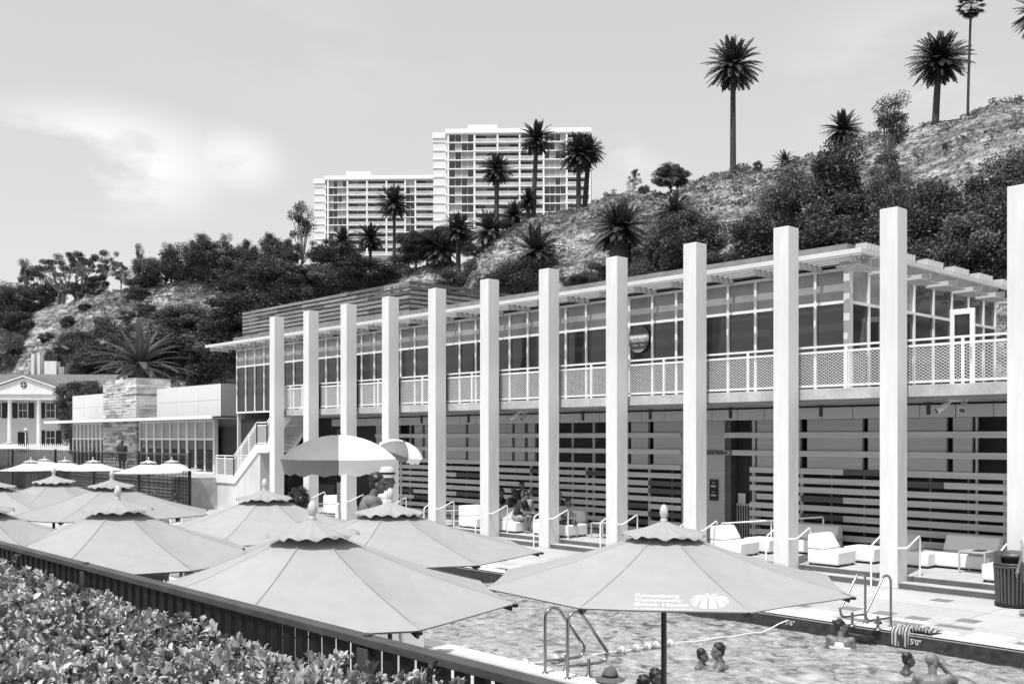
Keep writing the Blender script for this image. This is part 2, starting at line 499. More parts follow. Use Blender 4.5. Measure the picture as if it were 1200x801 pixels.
def water_material():
    m = bpy.data.materials.new('pool_water'); m.use_nodes = True
    n = m.node_tree.nodes; l = m.node_tree.links; p = n['Principled BSDF']
    p.inputs['Roughness'].default_value = .08; p.inputs['IOR'].default_value = 1.33; p.inputs['Specular IOR Level'].default_value = .7
    g = n.new('ShaderNodeNewGeometry')
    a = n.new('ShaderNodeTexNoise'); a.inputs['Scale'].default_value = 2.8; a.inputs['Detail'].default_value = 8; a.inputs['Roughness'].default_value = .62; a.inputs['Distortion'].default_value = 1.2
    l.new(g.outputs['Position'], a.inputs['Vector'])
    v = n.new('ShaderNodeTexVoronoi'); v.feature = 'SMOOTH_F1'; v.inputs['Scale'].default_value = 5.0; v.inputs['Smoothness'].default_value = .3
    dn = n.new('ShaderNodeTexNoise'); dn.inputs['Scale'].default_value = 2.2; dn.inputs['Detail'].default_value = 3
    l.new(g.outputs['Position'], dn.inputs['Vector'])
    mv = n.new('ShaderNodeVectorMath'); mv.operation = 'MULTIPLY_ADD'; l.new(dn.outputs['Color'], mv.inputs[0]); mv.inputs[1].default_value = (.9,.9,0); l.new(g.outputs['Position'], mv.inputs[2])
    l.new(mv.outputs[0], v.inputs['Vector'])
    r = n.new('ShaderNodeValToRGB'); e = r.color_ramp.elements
    e[0].position = .36; e[0].color = (.07,.07,.07,1); e[1].position = .64; e[1].color = (.40,.40,.40,1)  # dark and pale patches painted into the colour, standing in for reflection and refraction
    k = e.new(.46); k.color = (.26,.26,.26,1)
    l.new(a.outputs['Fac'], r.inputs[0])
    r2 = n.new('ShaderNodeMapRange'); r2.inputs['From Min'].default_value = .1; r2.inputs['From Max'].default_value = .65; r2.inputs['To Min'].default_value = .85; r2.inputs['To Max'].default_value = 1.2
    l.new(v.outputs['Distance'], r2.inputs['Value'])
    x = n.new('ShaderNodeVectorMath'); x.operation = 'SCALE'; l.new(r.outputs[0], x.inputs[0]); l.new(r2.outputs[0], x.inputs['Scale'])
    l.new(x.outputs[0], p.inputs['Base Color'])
    b = n.new('ShaderNodeBump'); b.inputs['Strength'].default_value = 1.0; b.inputs['Distance'].default_value = .07
    h = n.new('ShaderNodeTexNoise'); h.inputs['Scale'].default_value = 9; h.inputs['Detail'].default_value = 4
    l.new(g.outputs['Position'], h.inputs['Vector']); l.new(h.outputs['Fac'], b.inputs['Height']); l.new(b.outputs[0], p.inputs['Normal'])
    return m
gx = np.linspace(PX0, PX1, 330); gy = np.linspace(PY0, PY1, 70)
wv = []
for x in gx:
    for y in gy:
        z = WZ + .045*mnoise.noise(Vector((x*.9, y*1.3, 0))) + .03*mnoise.noise(Vector((x*2.6, y*3.1, 4))) + .014*mnoise.noise(Vector((x*6, y*6, 9)))
        wv.append((x, y, z))
ny_ = len(gy)
wf = [(i*ny_+j, (i+1)*ny_+j, (i+1)*ny_+j+1, i*ny_+j+1) for i in range(len(gx)-1) for j in range(ny_-1)]
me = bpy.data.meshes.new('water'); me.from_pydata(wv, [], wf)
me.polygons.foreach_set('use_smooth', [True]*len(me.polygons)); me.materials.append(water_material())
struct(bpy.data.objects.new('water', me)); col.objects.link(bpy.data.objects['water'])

# boardwalk bank in front, raised terrace at the far end, highway
mb = MB(); mb.box(-60, 60, -60, -18.38, -.6, 1.4)
struct(mb.build('boardwalk_bank', M('dark_soil', .05, .95, .3, 3, .4, 12)))
mb = MB(); mb.box(-170, -33.47, -.95, 34, -.6, 1.42)
struct(mb.build('raised_terrace', W['concrete']))
mb = MB(); mb.box(-400, 100, 17, 33, -.6, 1.2) if False else mb.box(-31.0, 120, 16, 33, -.6, .05)
struct(mb.build('road', M('asphalt', .05, .9, .2, 1)))
# ================================================================== beach house
BAY = 2.69
XL, XR = -34.7, -2.32          # upper storey glass, far and near ends
YG = 2.4                       # glass line
YW = 3.6                       # ground floor screen line
TZ = .25                       # terrace floor
org = Vector((XR, YG, 0))
house = thing('beach_house', 'two storey glass and slat beach house with a long balcony behind white columns', 'building', org)
def hb(): return MB(org)
W['terr'] = M('terrace_boards', .46, .75, .12, 1.5, .1, 20, fine=.06)
W['riser'] = M('dark_step_riser', .10, .8, .2, 3)
# terrace: two steps with dark risers between the columns
mb = MB()
mb.box(-30.6, 60, .50, YW+.4, 0, TZ-.001, 0); mb.box(-30.6, 60, .12, .498, 0, .128, 0)
mb.box(-30.58, 60, .105, .119, .004, .118, 1); mb.box(-30.58, 60, .486, .4975, .131, TZ-.012, 1)
struct(mb.build('terrace', [W['terr'], W['riser']]))

# ground floor: back wall, recesses, siding
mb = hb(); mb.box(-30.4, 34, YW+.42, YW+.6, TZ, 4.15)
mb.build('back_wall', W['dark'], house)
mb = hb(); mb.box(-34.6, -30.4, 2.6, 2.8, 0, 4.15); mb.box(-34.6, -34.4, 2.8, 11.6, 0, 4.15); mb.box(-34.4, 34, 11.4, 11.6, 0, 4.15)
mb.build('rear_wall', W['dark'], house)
# pale cornice panels under the soffit
mb = hb()
x = -27.9
while x < 20:
    mb.box(x+.012, x+.89, YW-.06, YW-.02, 3.79, 4.10); x += BAY/3
mb.box(-27.9, 20, YW-.015, YW+.1, 3.79, 4.14, 1)
mb.build('cornice_panel', [W['panel'], W['dark']], house, bevel=.004)

def screen_bay(k):
    """one bay of the ground floor: siding with dark slots above, horizontal slats across everything"""
    x0 = -BAY*k - 3.1; x1 = x0 + BAY
    rr = random.Random(100 + k)
    sd, sl_, bt = hb(), hb(), hb()
    if k == 2:                                 # the entrance
        sd.box(x0, x0+1.58, YW+.05, YW+.25, TZ, 3.78)
        for z in (3.36, 2.85):
            sl_.box(x0+1.58, x1, YW, YW+.045, z-.078, z+.078)
        for z in (2.37, 2.11, 1.86, 1.37, 1.13, .89, .6):
            sl_.box(x1-.22, x1, YW, YW+.045, z-.078, z+.078)
        bt.box(x1-.17, x1-.07, YW+.05, YW+.12, TZ, 3.78)
        bt.box(x0+1.583, x0+1.76, YW+.1, YW+.4, TZ, 3.78, 1)
    else:
        kind = {-2: 0, -1: 3, 0: 0, 1: 0, 3: 0, 4: 2, 5: 1, 6: 0, 7: 0, 8: 1}.get(k, 2)
        def sid(a, b): sd.box(x0+a, x0+b, YW+.05, YW+.16, 2.44, 3.785)
        if kind == 0: sid(0, .52); sid(.68, 1.38); sid(1.60, BAY)
        elif kind == 1: sid(0, .44); sid(.58, 1.10); sid(1.26, 1.62)
        elif kind == 3: sid(0, .04); sid(.20, .66)
        if kind >= 1:
            bt.box(x0+(2.36 if kind == 1 else .74), x0+(2.41 if kind == 1 else .79), YW+.05, YW+.12, TZ, 3.78)
            if kind == 2: bt.box(x0+1.7, x0+1.78, YW+.05, YW+.12, TZ, 3.78)
        for z in (3.36, 2.85):
            sl_.box(x0, x1, YW, YW+.045, z-.078, z+.078)
        for h in (0, 1):
            a, b = (x0, x0+1.42) if h == 0 else (x0+1.423, x1)
            for z in (2.37, 2.11, 1.86, 1.62, 1.37, 1.13, .89, .62, .37):
                dk = rr.random() < .17
                sl_.box(a, b, YW + (.02 if dk else 0), YW+.045, z-.078, z+.078, 1 if dk else 0)
        bt.box(x0+.55, x0+.60, YW+.05, YW+.1, TZ, 2.43, 1); bt.box(x0+1.38, x0+1.47, YW+.05, YW+.1, TZ, 2.43); bt.box(x0+2.3, x0+2.35, YW+.05, YW+.1, TZ, 2.43, 1)
    if sd.v: sd.build('siding', W['siding'], house)
    sl_.build('slat_screen', [W['slat'], W['slat_dark']], house, bevel=.005)
    bt.build('batten', [W['siding'], W['riser']], house)
for k in range(-6, 9): screen_bay(k)
# entrance details: counter with vertical bars
xe = -BAY*2 - 3.1
mb = hb(); mb.box(xe+1.78, xe+2.62, YW+.34, YW+.40, 1.3, 1.36)
x = xe+1.80
while x < xe+2.60: mb.box(x, x+.03, YW+.34, YW+.37, TZ, 1.3); x += .085
mb.build('counter', W['siding'], house)
mb = hb(); mb.box(xe+1.86, xe+2.12, YW+.32, YW+.338, 1.362, 1.66); mb.build('notice_board', W['slat'], house)

# balcony
YB = .62; BX0, BX1 = -28.0, 16.0
mb = hb(); mb.box(BX0, BX1, YB, YG+1.5, 4.19, 4.45)
mb.box(XR, BX1, YG+1.5, 12.5, 4.19, 4.449)
mb.build('balcony_slab', W['concrete'], house, bevel=.01)
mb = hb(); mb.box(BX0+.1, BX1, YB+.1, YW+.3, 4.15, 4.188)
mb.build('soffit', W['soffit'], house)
def railing(a, b, parent, o_, h=1.0, z=4.45, posts=2, name='railing'):
    """railing run with expanded metal mesh, a and b in plan"""
    a, b = Vector(a), Vector(b); Ln = (b-a).length; d = (b-a)/Ln
    nrm = Vector((-d.y, d.x, 0)) if d.z == 0 else Vector((0,1,0))
    up = Vector((0,0,1))
    f = MB(o_)
    P = lambda s, q: a + d*s + up*q
    f.bar(P(0, h), P(Ln, h), .045, .045); f.bar(P(0, h-.13), P(Ln, h-.13), .03, .05); f.bar(P(0, .07), P(Ln, .07), .03, .05)
    for i in range(posts+1):
        s = Ln*i/posts
        f.bar(P(s, 0), P(s, h-.02), .055, .055, up=(1,0,0))
    fr = f.build(name, W['metalwhite'], parent)
    g = MB(o_)
    z0, z1 = .10, h-.16; sl_ = .62; pitch = .108; H = z1-z0
    n_ = int((Ln + H/sl_)/pitch)+1
    for sgn in (1, -1):
        for i in range(n_):
            s0 = -H/sl_ + i*pitch
            s1 = s0 + H/sl_
            c0, c1 = max(s0, 0), min(s1, Ln)
            if c1 - c0 < .02: continue
            q0, q1 = z0+(c0-s0)*sl_, z0+(c1-s0)*sl_
            if sgn < 0: q0, q1 = z0+z1-q0, z0+z1-q1
            g.bar(P(c0, q0)+nrm*.004*sgn, P(c1, q1)+nrm*.004*sgn, .005, .0085, up=up)
    g.build('mesh_screen', W['metalwhite'], fr, recalc=False)
    return fr
for k in range(-5, 10):
    x1 = -BAY*k - .06
    railing((x1-BAY, YB+.06, 4.45), (x1, YB+.06, 4.45), house, org, posts=2)

# upper storey glazing, one window per bay, each with two rows of panes
def glazing(p0, p1, edges, z0, zt, z1, seed, shade_top=True):
    """edges: distances along p0->p1 of the mullions"""
    rr = random.Random(seed)
    p0, p1 = Vector(p0), Vector(p1); d = (p1-p0).normalized(); nin = Vector((-d.y, d.x, 0))
    f, g = hb(), hb()
    P = lambda s, z, q=0: p0 + d*s + nin*q + Vector((0,0,z))
    for e in (edges[:-1] if shade_top else edges): f.bar(P(e, z0), P(e, z1), .055, .07, up=d)
    for z in (z0+.04, zt, z1-.04):
        f.bar(P(edges[0], z, .004), P(edges[-1], z, .004), .06, .075)
    w_ = f.build('window', W['metalwhite'], house)
    for e0, e1 in zip(edges, edges[1:]):
        top = 1 if shade_top else (2 if rr.random() < .6 else 1)
        for (za, zb, mi) in ((zt+.03, z1-.08, top), (z0+.08, zt-.03, rr.choice([0, 0, 0, 2, 3]))):
            ti = rr.uniform(-.006, .006)
            g.add([P(e0+.028, za, .03+ti), P(e1-.028, za, .03), P(e1-.028, zb, .03), P(e0+.028, zb, .03-ti)], [(0,1,2,3)], mi)
            g.add([P(e0+.028, za, .045+ti), P(e1-.028, za, .045), P(e1-.028, zb, .045), P(e0+.028, zb, .045-ti)], [(3,2,1,0)], mi)
    g.build('pane', [W['glass_dark'], W['glass_shade'], W['glass_mid'], W['glass_soft']], w_, recalc=False)
W['glass_mid'] = M('window_glass_with_blind', .035, .07, .3, .8, spec=.7)
W['glass_soft'] = M('window_glass_grey_room', .03, .05, .4, .8, spec=.8)
ZH, ZT, Z0 = 7.58, 6.72, 4.46
for k in range(1, 13):
    xa = -BAY*k - BAY + .37; 
    glazing((xa, YG, 0), (xa+BAY, YG, 0), [0, .9, 1.8, 2.69], Z0, ZT, ZH, 40+k)
ends = [ony(px, 0).x for px in ()]
glazing((XR, YG+.1, 0), (XR, 11.6, 0), [0, 1.0, 2.4, 3.55, 4.75, 5.95, 7.1, 8.2, 9.1], Z0, ZT, ZH+.05, 77, False)
mb = hb(); mb.box(XR-.06, XR+.10, YG-.08, YG+.10, 4.45, ZH+.05); mb.build('corner_post', W['white'], house)
mb = hb(); mb.box(XL, XL+.12, YG+.05, 11.6, 0, ZH); mb.build('end_wall', W['panel'], house)
# dark room behind the glass
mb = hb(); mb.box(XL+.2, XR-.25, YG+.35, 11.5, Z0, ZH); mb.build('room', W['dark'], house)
# roof, fascia, white eave beam with sunshade slats behind it
mb = hb(); mb.box(XL-.1, XR+.05, YG-.1, 11.7, ZH+.06, 8.16); mb.build('roof', W['roofedge'] if 'roofedge' in W else W['soffit'], house)
YE = 1.22; XE0, XE1 = XL-.9, -1.32
mb = hb(); mb.box(XE0, XE1, YE, YE+.10, 7.67, 7.79)
mb.box(XE1-.10, XE1, YE+.102, 12.2, 7.67, 7.79)
mb.build('eave_beam', W['eave'], house, bevel=.006)
mb = hb()
for i in range(4):
    y = YE+.24+i*.245
    mb.box(XE0+.05, XE1-.12, y, y+.125, 7.66, 7.72)
x = XE0+.3
while x < XE1:
    mb.box(x, x+.06, YE+.10, YG-.1, 7.50, 7.655); x += BAY/2
mb.build('sunshade', W['slatlight'] if 'slatlight' in W else W['metalwhite'], house)
# gravel fascia seen above the beam
# end sunshade: combs of upright blades on brackets
mb = hb()
y = YE+.25; i = 0
while y < 12:
    for j in range(6):
        yy = y + j*.17
        mb.box(XE1-.28, XE1+.02, yy, yy+.035, 7.793, 7.94)
    mb.box(XR+.1, XE1-.1, y+.35, y+.43, 7.46, 7.62, 0)
    mb.box(XR+.25, XE1-.15, y-.1, y+1.05, 7.42, 7.45, 0)
    y += 1.62; i += 1
mb.build('end_sunshade', W['slatlight'], house)
# open door on the end wall
mb = hb()
dx = XR+1.0
A, B = ony(1113, 6.2), ony(1149, 6.6)
mb = MB(org)
a = Vector((A.x, 6.2, 0)); b = Vector((B.x, 6.2, 0))
mb.box(a.x, a.x+.12, 6.2, 6.27, 4.46, 6.75); mb.box(b.x-.12, b.x, 6.2, 6.27, 4.46, 6.75)
mb.box(a.x+.12, b.x-.12, 6.203, 6.267, 6.60, 6.75); mb.box(a.x+.12, b.x-.12, 6.203, 6.267, 4.46, 4.7)
dr = mb.build('door', W['metalwhite'], house, bevel=.006)
mb = MB(org); mb.box(a.x+.12, b.x-.12, 6.225, 6.245, 4.7, 6.6); mb.build('pane', W['glass_mid'], dr)
mb = MB(org); mb.tube([(b.x-.06, 6.19, 5.4), (b.x-.06, 6.13, 5.4), (b.x-.06, 6.13, 5.7), (b.x-.06, 6.19, 5.7)], .012, 8); mb.build('handle', W['steel'], dr, smooth=40)
# timber wall at the back of the balcony deck
mb = hb(); z = 4.45
while z < 6.1: mb.box(XR+.3, 16, 11.9, 12.0 + (.02 if int(z*7) % 2 else 0), z, z+.17); z += .18
mb.build('timber_wall', W['stone'], house)
# rooftop slat screen
mb = hb()
sx0, sx1, sy = -35.0, -21.3, 2.9
z = 8.06; i = 0
rr = random.Random(5)
while z < 9.38:
    xx = sx0
    while xx < sx1:
        ln = rr.choice([1.6, 2.2, 2.7, 3.4]); xe_ = min(xx+ln, sx1)
        mb.box(xx, xe_-.012, sy, sy+.04, z, z+.12, rr.choice([0, 0, 1])); xx = xe_
    mb.box(sx1-.04, sx1, sy+.05, 11.0, z, z+.125, rr.choice([0, 1])); mb.box(sx0, sx0+.04, sy+.05, 11.0, z, z+.125, 0)
    mb.box(sx0, sx1, 10.98, 11.02, z, z+.125, 0)
    z += .185; i += 1
for x in np.arange(sx0+.3, sx1, BAY/2): mb.box(x, x+.07, sy+.05, sy+.12, 8.0, 9.4, 1)
for y in np.arange(sy+.5, 11, 1.35): mb.box(sx1-.12, sx1-.05, y, y+.07, 8.0, 9.4, 1)
mb.box(sx0+.6, sx1-.6, sy+.7, 10.4, 8.25, 9.3, 2)  # dark box added inside so the gaps between the slats look shaded
mb.build('rooftop_screen', [W['timberpale'], W['timber'], W['dark']], house)
# ================================================================== columns and what stands by them
CH = 8.32
mb = MB(); mb.box(-.26, .15, .03, .49, 0, CH)
colmesh = mb.mesh('column', W['white'])
refs = ['standing beside the slatted bin', 'with steps to the bright end bay on one side and pale lounge seats on the other', 'with the entrance bay just past it',
        'standing behind the printed canopy, with the round window sign past it', 'beside the bay of the lone lounger', 'between the two seated groups on the terrace',
        'with white lounge backs beyond it', 'just past the tilted small white umbrella', 'behind the head of the lifeguard', 'behind the pole of the big lifeguard umbrella', 'with the dark doorway just past it', 'next to the white stair, last of the row']
for k in range(-1, 11):
    o = bpy.data.objects.new('column', colmesh); col.objects.link(o); o.location = (-BAY*k, 0, 0)
    b = o.modifiers.new('edge', 'BEVEL'); b.width = .012; b.segments = 2
    tag(o, 'tall square white column, %s counted from the bin' % ORD[k+1] + (', ' + refs[k+1] if len(refs[k+1].split()) < 8 else ''), 'column', 'white columns in front of the beach house')

# handrails
mb = MB()
mb.tube([(.15, .06, .88), (.34, .06, .90), (.355, .10, .92), (.355, .56, 1.10), (.355, .63, 1.12), (.355, .66, 1.08), (.355, .66, .25)], .021, 10)
hr = mb.mesh('handrail', W['metalwhite'], smooth=50)
mb = MB()
mb.tube([(-.26, .50, 1.12), (-.42, .50, 1.12), (-.44, .46, 1.10), (-.44, .10, .94), (-.44, .03, .90), (-.44, 0, .84), (-.44, 0, 0)], .021, 10)
hl = mb.mesh('handrail', W['metalwhite'], smooth=50)
for k in range(-1, 11):
    for nm, me_ in (('far', hl), ('near', hr)):
        if k == 10: continue
        o = bpy.data.objects.new('handrail', me_); col.objects.link(o); o.location = (-BAY*k, 0, 0)
        tag(o, 'white tube handrail on the %s side of the %s column from the bin' % ('entrance stair' if nm == 'far' else 'bin', ORD[k+1]) if nm == 'near' else 'white tube handrail on the stair side of the %s column from the bin' % ORD[k+1], 'handrail', 'handrails beside the columns')
# long rail of the entrance ramp
mb = MB()
a, b = Vector((-5.35, 2.0, 1.0)), Vector((-3.3, 2.9, 1.16))
a, b = Vector((-5.5, 1.5, .98)), Vector((-3.35, 3.0, 1.2))
mb.tube([a, b, b + Vector((.02, 0, -.06)), Vector((b.x+.02, b.y, TZ))], .022, 8)
m_ = a.lerp(b, .5); mb.tube([m_, (m_.x, m_.y, TZ)], .02, 8); mb.tube([a, (a.x, a.y, TZ)], .02, 8)
tag(mb.build('ramp_rail', W['metalwhite'], None, smooth=50), 'long white rail sloping up to the dark entrance with bars', 'handrail')

# downlights and twin floodlights under the balcony
mb = MB(); mb.box(-.055, .055, -.055, .055, -.02, .02); mb.lathe([(.05, -.02), (.05, -.30), (.035, -.31)], n=14)
dl = mb.mesh('downlight', W['darkmetal'], smooth=40)
for i, (px, where) in enumerate([(1088, 'in the end bay by the twin white spots'), (962, 'in the second bay, above the white lounge seats'), (856, 'above the entrance'), (762, 'below the round window sign'), (683, 'in the bay of the lone lounger'), (549, 'in the bay past the seated group'), (494, 'near the tilted white umbrella')]):
    p = ony(px, 2.9); o = bpy.data.objects.new('downlight', dl); col.objects.link(o); o.location = (p.x, 2.9, 4.15)
    tag(o, 'small dark can light under the balcony ' + where, 'ceiling light', 'can lights under the balcony')
def flood(px, y, label):
    p = ony(px, y)
    t = thing('floodlight', label, 'floodlight', (p.x, y, 4.15), 0, 'twin floodlights under the balcony')
    mb = MB(); mb.box(-.22, .22, -.05, .05, -.055, 0); mb.build('bracket', W['metalwhite'], t, bevel=.006)
    for sx, dx in ((-.16, -.22), (.16, .03)):
        mb = MB(); a = Vector((sx, 0, -.06)); b = Vector((sx+dx, -.20, -.26))
        mb.cone(a, a.lerp(b, .15), .025, .03, 10); mb.tube([a.lerp(b, .12), a.lerp(b, .2), b], [.04, .062, .082], 16)
        hd = mb.build('lamp_head', W['metalwhite'], t, smooth=40)
        mb = MB(); mb.tube([b + (b-a)*.004, b + (b-a)*.012], [.07, .07], 16); mb.build('lens', W['darkmetal'], hd)
flood(1122, 1.6, 'twin white spotlights under the balcony above the pale table and bin')
flood(612, 1.6, 'twin white spotlights under the balcony above the seated group')
flood(349, 1.6, 'twin white spotlights under the balcony near the stair')

# round sign on the upstairs window
def text_mesh(txt, size, bold=.0, ext=.002, sx=1, align='LEFT', space=1, font=None):
    cu = bpy.data.curves.new('txt', 'FONT'); cu.body = txt; cu.size = size; cu.offset = bold; cu.extrude = ext; cu.align_x = align; cu.space_character = space; cu.resolution_u = 3
    ob = bpy.data.objects.new('txt', cu); col.objects.link(ob)
    bpy.context.view_layer.update()
    dg = bpy.context.evaluated_depsgraph_get()
    me = bpy.data.meshes.new_from_object(ob.evaluated_get(dg))
    bpy.data.objects.remove(ob); bpy.data.curves.remove(cu)
    if sx != 1:
        me.transform(Matrix.Diagonal((sx, 1, 1, 1)))
    return me
c = ony(748.5, YG-.06, 397); c.y = YG-.075
sg = thing('window_sign', 'round dark sign with white lettering on the upstairs window', 'sign', c)
def disc(r, y0, y1, z0=-9, z1=9, sx=1., sz=1.):
    poly = []
    for i in range(48):
        a = 2*math.pi*i/48; z = max(z0, min(z1, math.sin(a)*r*sz)); h = math.sqrt(max(0, r*r - (z/sz)**2))*sx
        x = math.copysign(h, math.cos(a)) if z in (z0, z1) else math.cos(a)*r*sx
        poly.append((x, y0, z))
    return MB().prism(poly, (0, y1-y0, 0))
W['signdark'] = M('sign_dark_grey', .09, .5); W['signmid'] = M('sign_mid_grey', .28, .5)
disc(.40, 0, .012, sz=1.02).build('sign_board', W['signdark'], sg)
disc(.40, -.003, 0, -.10, .12, sz=1.02).build('sign_band', W['signmid'], sg)
disc(.40, -.003, 0, -.41, -.30, sz=1.02).build('sign_band', W['signmid'], sg)
for s_, z, sz_, bd in (('GAME ROOM', .02, .108, .004), ('Open Daily', -.085, .108, .002), ('11am - 7pm', -.215, .095, .0005)):
    me = text_mesh(s_, sz_, bd, .0015, 1.0, 'CENTER'); me.materials.append(W['print'])
    part('lettering', me, sg, (0, -.006, z), (R(90), 0, 0))
# small dark lettering and panel at the entrance
me = text_mesh('ENTRANCE', .17, .008, .003, 1.0, 'LEFT', 1.05); me.materials.append(W['darkmetal'])
o = bpy.data.objects.new('entrance_lettering', me); col.objects.link(o); o.location = (xe+.98, YW-.008, 2.79); o.rotation_euler = (R(90), 0, 0)
tag(o, 'small dark letters on the wall beside the entrance opening', 'lettering')
p = ony(836, YW, 573)
ip = thing('intercom_panel', 'black panel with small pale symbols on the wall beside the entrance', 'panel', (p.x, YW+.046, p.z))
mb = MB(); mb.box(-.15, .15, -.04, 0, -.33, .29); mb.build('plate', W['blackmetal'], ip, bevel=.006)
mb = MB()
for z in (.2, -.06): mb.lathe([(.03, 0), (.03, .004)], n=14); 
mb = MB()
for z in (.19, -.08):
    mb.tube([(0, -.041, z), (0, -.046, z)], .022, 14)
    mb.box(-.09, .09, -.045, -.041, z-.115, z-.075)
mb.build('symbol', W['slat'], ip)

# ================================================================== stair at the far end
st = thing('staircase', 'pale concrete staircase with white mesh railings at the far end of the columns', 'staircase', (-29, .7, 0))
so = Vector((-29, .7, 0))
sy0, sy1 = .75, 1.95
mb = MB(so)
def flight(xa, za, xb, zb, n):
    for i in range(n):
        x0 = xa + (xb-xa)*i/n; x1 = xa + (xb-xa)*(i+1)/n; z = za + (zb-za)*(i+1)/n
        mb.box(min(x0,x1)-.02, max(x0,x1), sy0+.05, sy1-.05, z-.16, z)
flight(-26.75, 4.45, -28.75, 2.95, 9); flight(-29.55, 2.95, -31.75, 1.45, 9)
mb.box(-29.6, -28.7, sy0+.05, sy1-.05, 2.75, 2.95); mb.box(-33.5, -31.7, sy0+.05, sy1-.05, 1.25, 1.45)
mb.build('step', W['concrete_pale'], st)
for y, nm in ((sy0, 'stringer'), (sy1-.06, 'stringer')):
    mb = MB(so)
    poly = [(-26.7, y, 4.46), (-28.7, y, 2.99), (-29.6, y, 2.99), (-31.75, y, 1.49), (-33.55, y, 1.49), (-33.55, y, 1.18), (-31.65, y, 1.18), (-29.5, y, 2.62), (-28.6, y, 2.62), (-26.7, y, 4.10)]
    mb.prism(poly, (0, .06, 0)); mb.build(nm, W['metalwhite'], st)
    for a, b, n in (((-28.7, y+.03, 2.97), (-26.7, y+.03, 4.45), 2), ((-29.6, y+.03, 2.97), (-28.7, y+.03, 2.97), 1), ((-31.75, y+.03, 1.47), (-29.6, y+.03, 2.97), 3), ((-33.5, y+.03, 1.47), (-31.75, y+.03, 1.47), 2)):
        railing(a, b, st, so, h=.98, posts=n)
mb = MB(so)
mb.prism([(-29.4, sy0+.065, 0), (-29.4, sy0+.065, 2.70), (-31.6, sy0+.065, 1.2), (-33.6, sy0+.065, 1.2), (-33.6, sy0+.065, 0)], (0, 1.0, 0))
mb.build('support_wall', W['concrete_pale'], st)

# ================================================================== low pavilion at the end of the deck
lo = Vector((-59, 2.4, 1.42))
lb = thing('low_pavilion', 'long single storey pavilion with panelled parapet, stone tower and thin white canopy', 'building', lo)
def lm(): return MB(lo)
Lx0, Lx1, Ly = -57.5, -35.2, 2.5
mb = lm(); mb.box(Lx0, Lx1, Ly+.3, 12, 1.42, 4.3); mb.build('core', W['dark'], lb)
mb = lm()
def panels(x0, x1, y, z0, z1, nx):
    w_ = (x1-x0)/nx
    for i in range(nx):
        for (a, b) in ((z0, (z0+z1)/2), ((z0+z1)/2+.012, z1)):
            mb = lm(); mb.box(x0+i*w_+.008, x0+(i+1)*w_-.008, y, y+.06, a, b); mb.build('parapet_panel', W['panelw'], lb)
panels(-60.5, -51.8, 3.5, 4.42, 6.12, 4); panels(-46.6, -38.4, 3.5, 4.42, 6.12, 3)
mb = lm(); mb.box(-60.5, -38.5, 3.57, 11.8, 4.40, 6.10, 0); mb.box(-38.5, -38.39, 3.5, 11.8, 4.42, 6.12, 1); mb.build('parapet', [W['panel'], W['panelgrey']], lb)
mb = lm(); rr = random.Random(3)
z = 1.42
while z < 6.75:
    x = -51.8; hh = rr.uniform(.1, .22); hh = min(hh, 6.76-z)
    while x < -46.7:
        w_ = min(rr.uniform(.4, 1.2), -46.7-x)
        d_ = rr.uniform(0, .05); mb.box(x, x+w_-.015, 2.36-d_, 4.4, z, z+hh-.012, rr.choice([0,0,0,1,2])); x += w_
    z += hh
mb.build('stone_tower', [W['stone'], W['stonelight'], W['stonedark']], lb)
mb = lm(); mb.box(-59.4, -35.0, 1.3, 2.6, 4.22, 4.27, 1); mb.box(-59.4, -35.0, 1.28, 1.34, 4.20, 4.36)
mb.build('canopy', [W['metalwhite'], W['soffit']], lb)
def lowglass(x0, x1, n, doors):
    for i in range(n):
        a = x0 + (x1-x0)*i/n; b = x0 + (x1-x0)*(i+1)/n
        f, g = lm(), lm()
        wd = .09 if i in doors else .05
        f.box(a, a+wd, Ly-.05, Ly+.05, 1.42, 4.2); f.box(b-wd, b, Ly-.05, Ly+.05, 1.42, 4.2)
        for z in (1.46, 3.2, 4.15): f.box(a+wd, b-wd, Ly-.046, Ly+.046, z-.05, z+.05)
        fr = f.build('door' if i in doors else 'window', W['metalwhite'], lb)
        g.box(a+wd, b-wd, Ly+.01, Ly+.03, 1.5, 3.15, 0 if (i*5) % 3 else 1); g.box(a+wd, b-wd, Ly+.012, Ly+.03, 3.25, 4.1, 2)
        g.build('pane', [W['glass_dark'], W['glass_mid'], W['glass_pale']], fr)
lowglass(-57.4, -51.9, 8, (1, 4, 7)); lowglass(-46.6, -37.2, 9, (0, 1, 5, 6))
mb = lm(); mb.box(-37.2, -37.0, Ly-.1, Ly+.1, 1.42, 4.2); mb.build('post', W['white'], lb)

# ================================================================== colonial house beyond
hc = pt(28, 530, 118); hz = 1.42
yaw = math.atan2(RGT.y, RGT.x) + R(3)
mh = thing('colonial_house', 'white colonial house with a pedimented portico, tall columns and dark shutters', 'house', (hc.x, hc.y, hz), yaw)
sc_ = 118/FPX
HWd = 46*sc_        # portico half width
zc = (512-468)*sc_ + 3.3 - hz   # underside of entablature
W['clap'] = M('white_clapboard', .58, .7, .04, 1)
mb = MB(); mb.box(-14, 9.2, 2.2, 12, 0, zc+.5)
z = .2
mb2 = MB()
while z < zc:
    mb2.prism([(-14.02, 2.2, z), (-14.02, 2.15, z), (-14.02, 2.185, z+.2), (-14.02, 2.2, z+.2)], (23.2, 0, 0)); z += .2
mb.build('wall', W['clap'], mh); mb2.build('clapboard', W['clap'], mh)
for x in (-HWd-1.5-1.7, -HWd*.36-.1, HWd*.345, HWd+.05):
    mb = MB(); mb.lathe([(.36, 0), (.36, .12), (.27, .2), (.26, zc*.5), (.22, zc-.25), (.30, zc-.12), (.30, zc)], (x, .35, 0), 20); mb.build('portico_column', W['white'], mh, smooth=40)
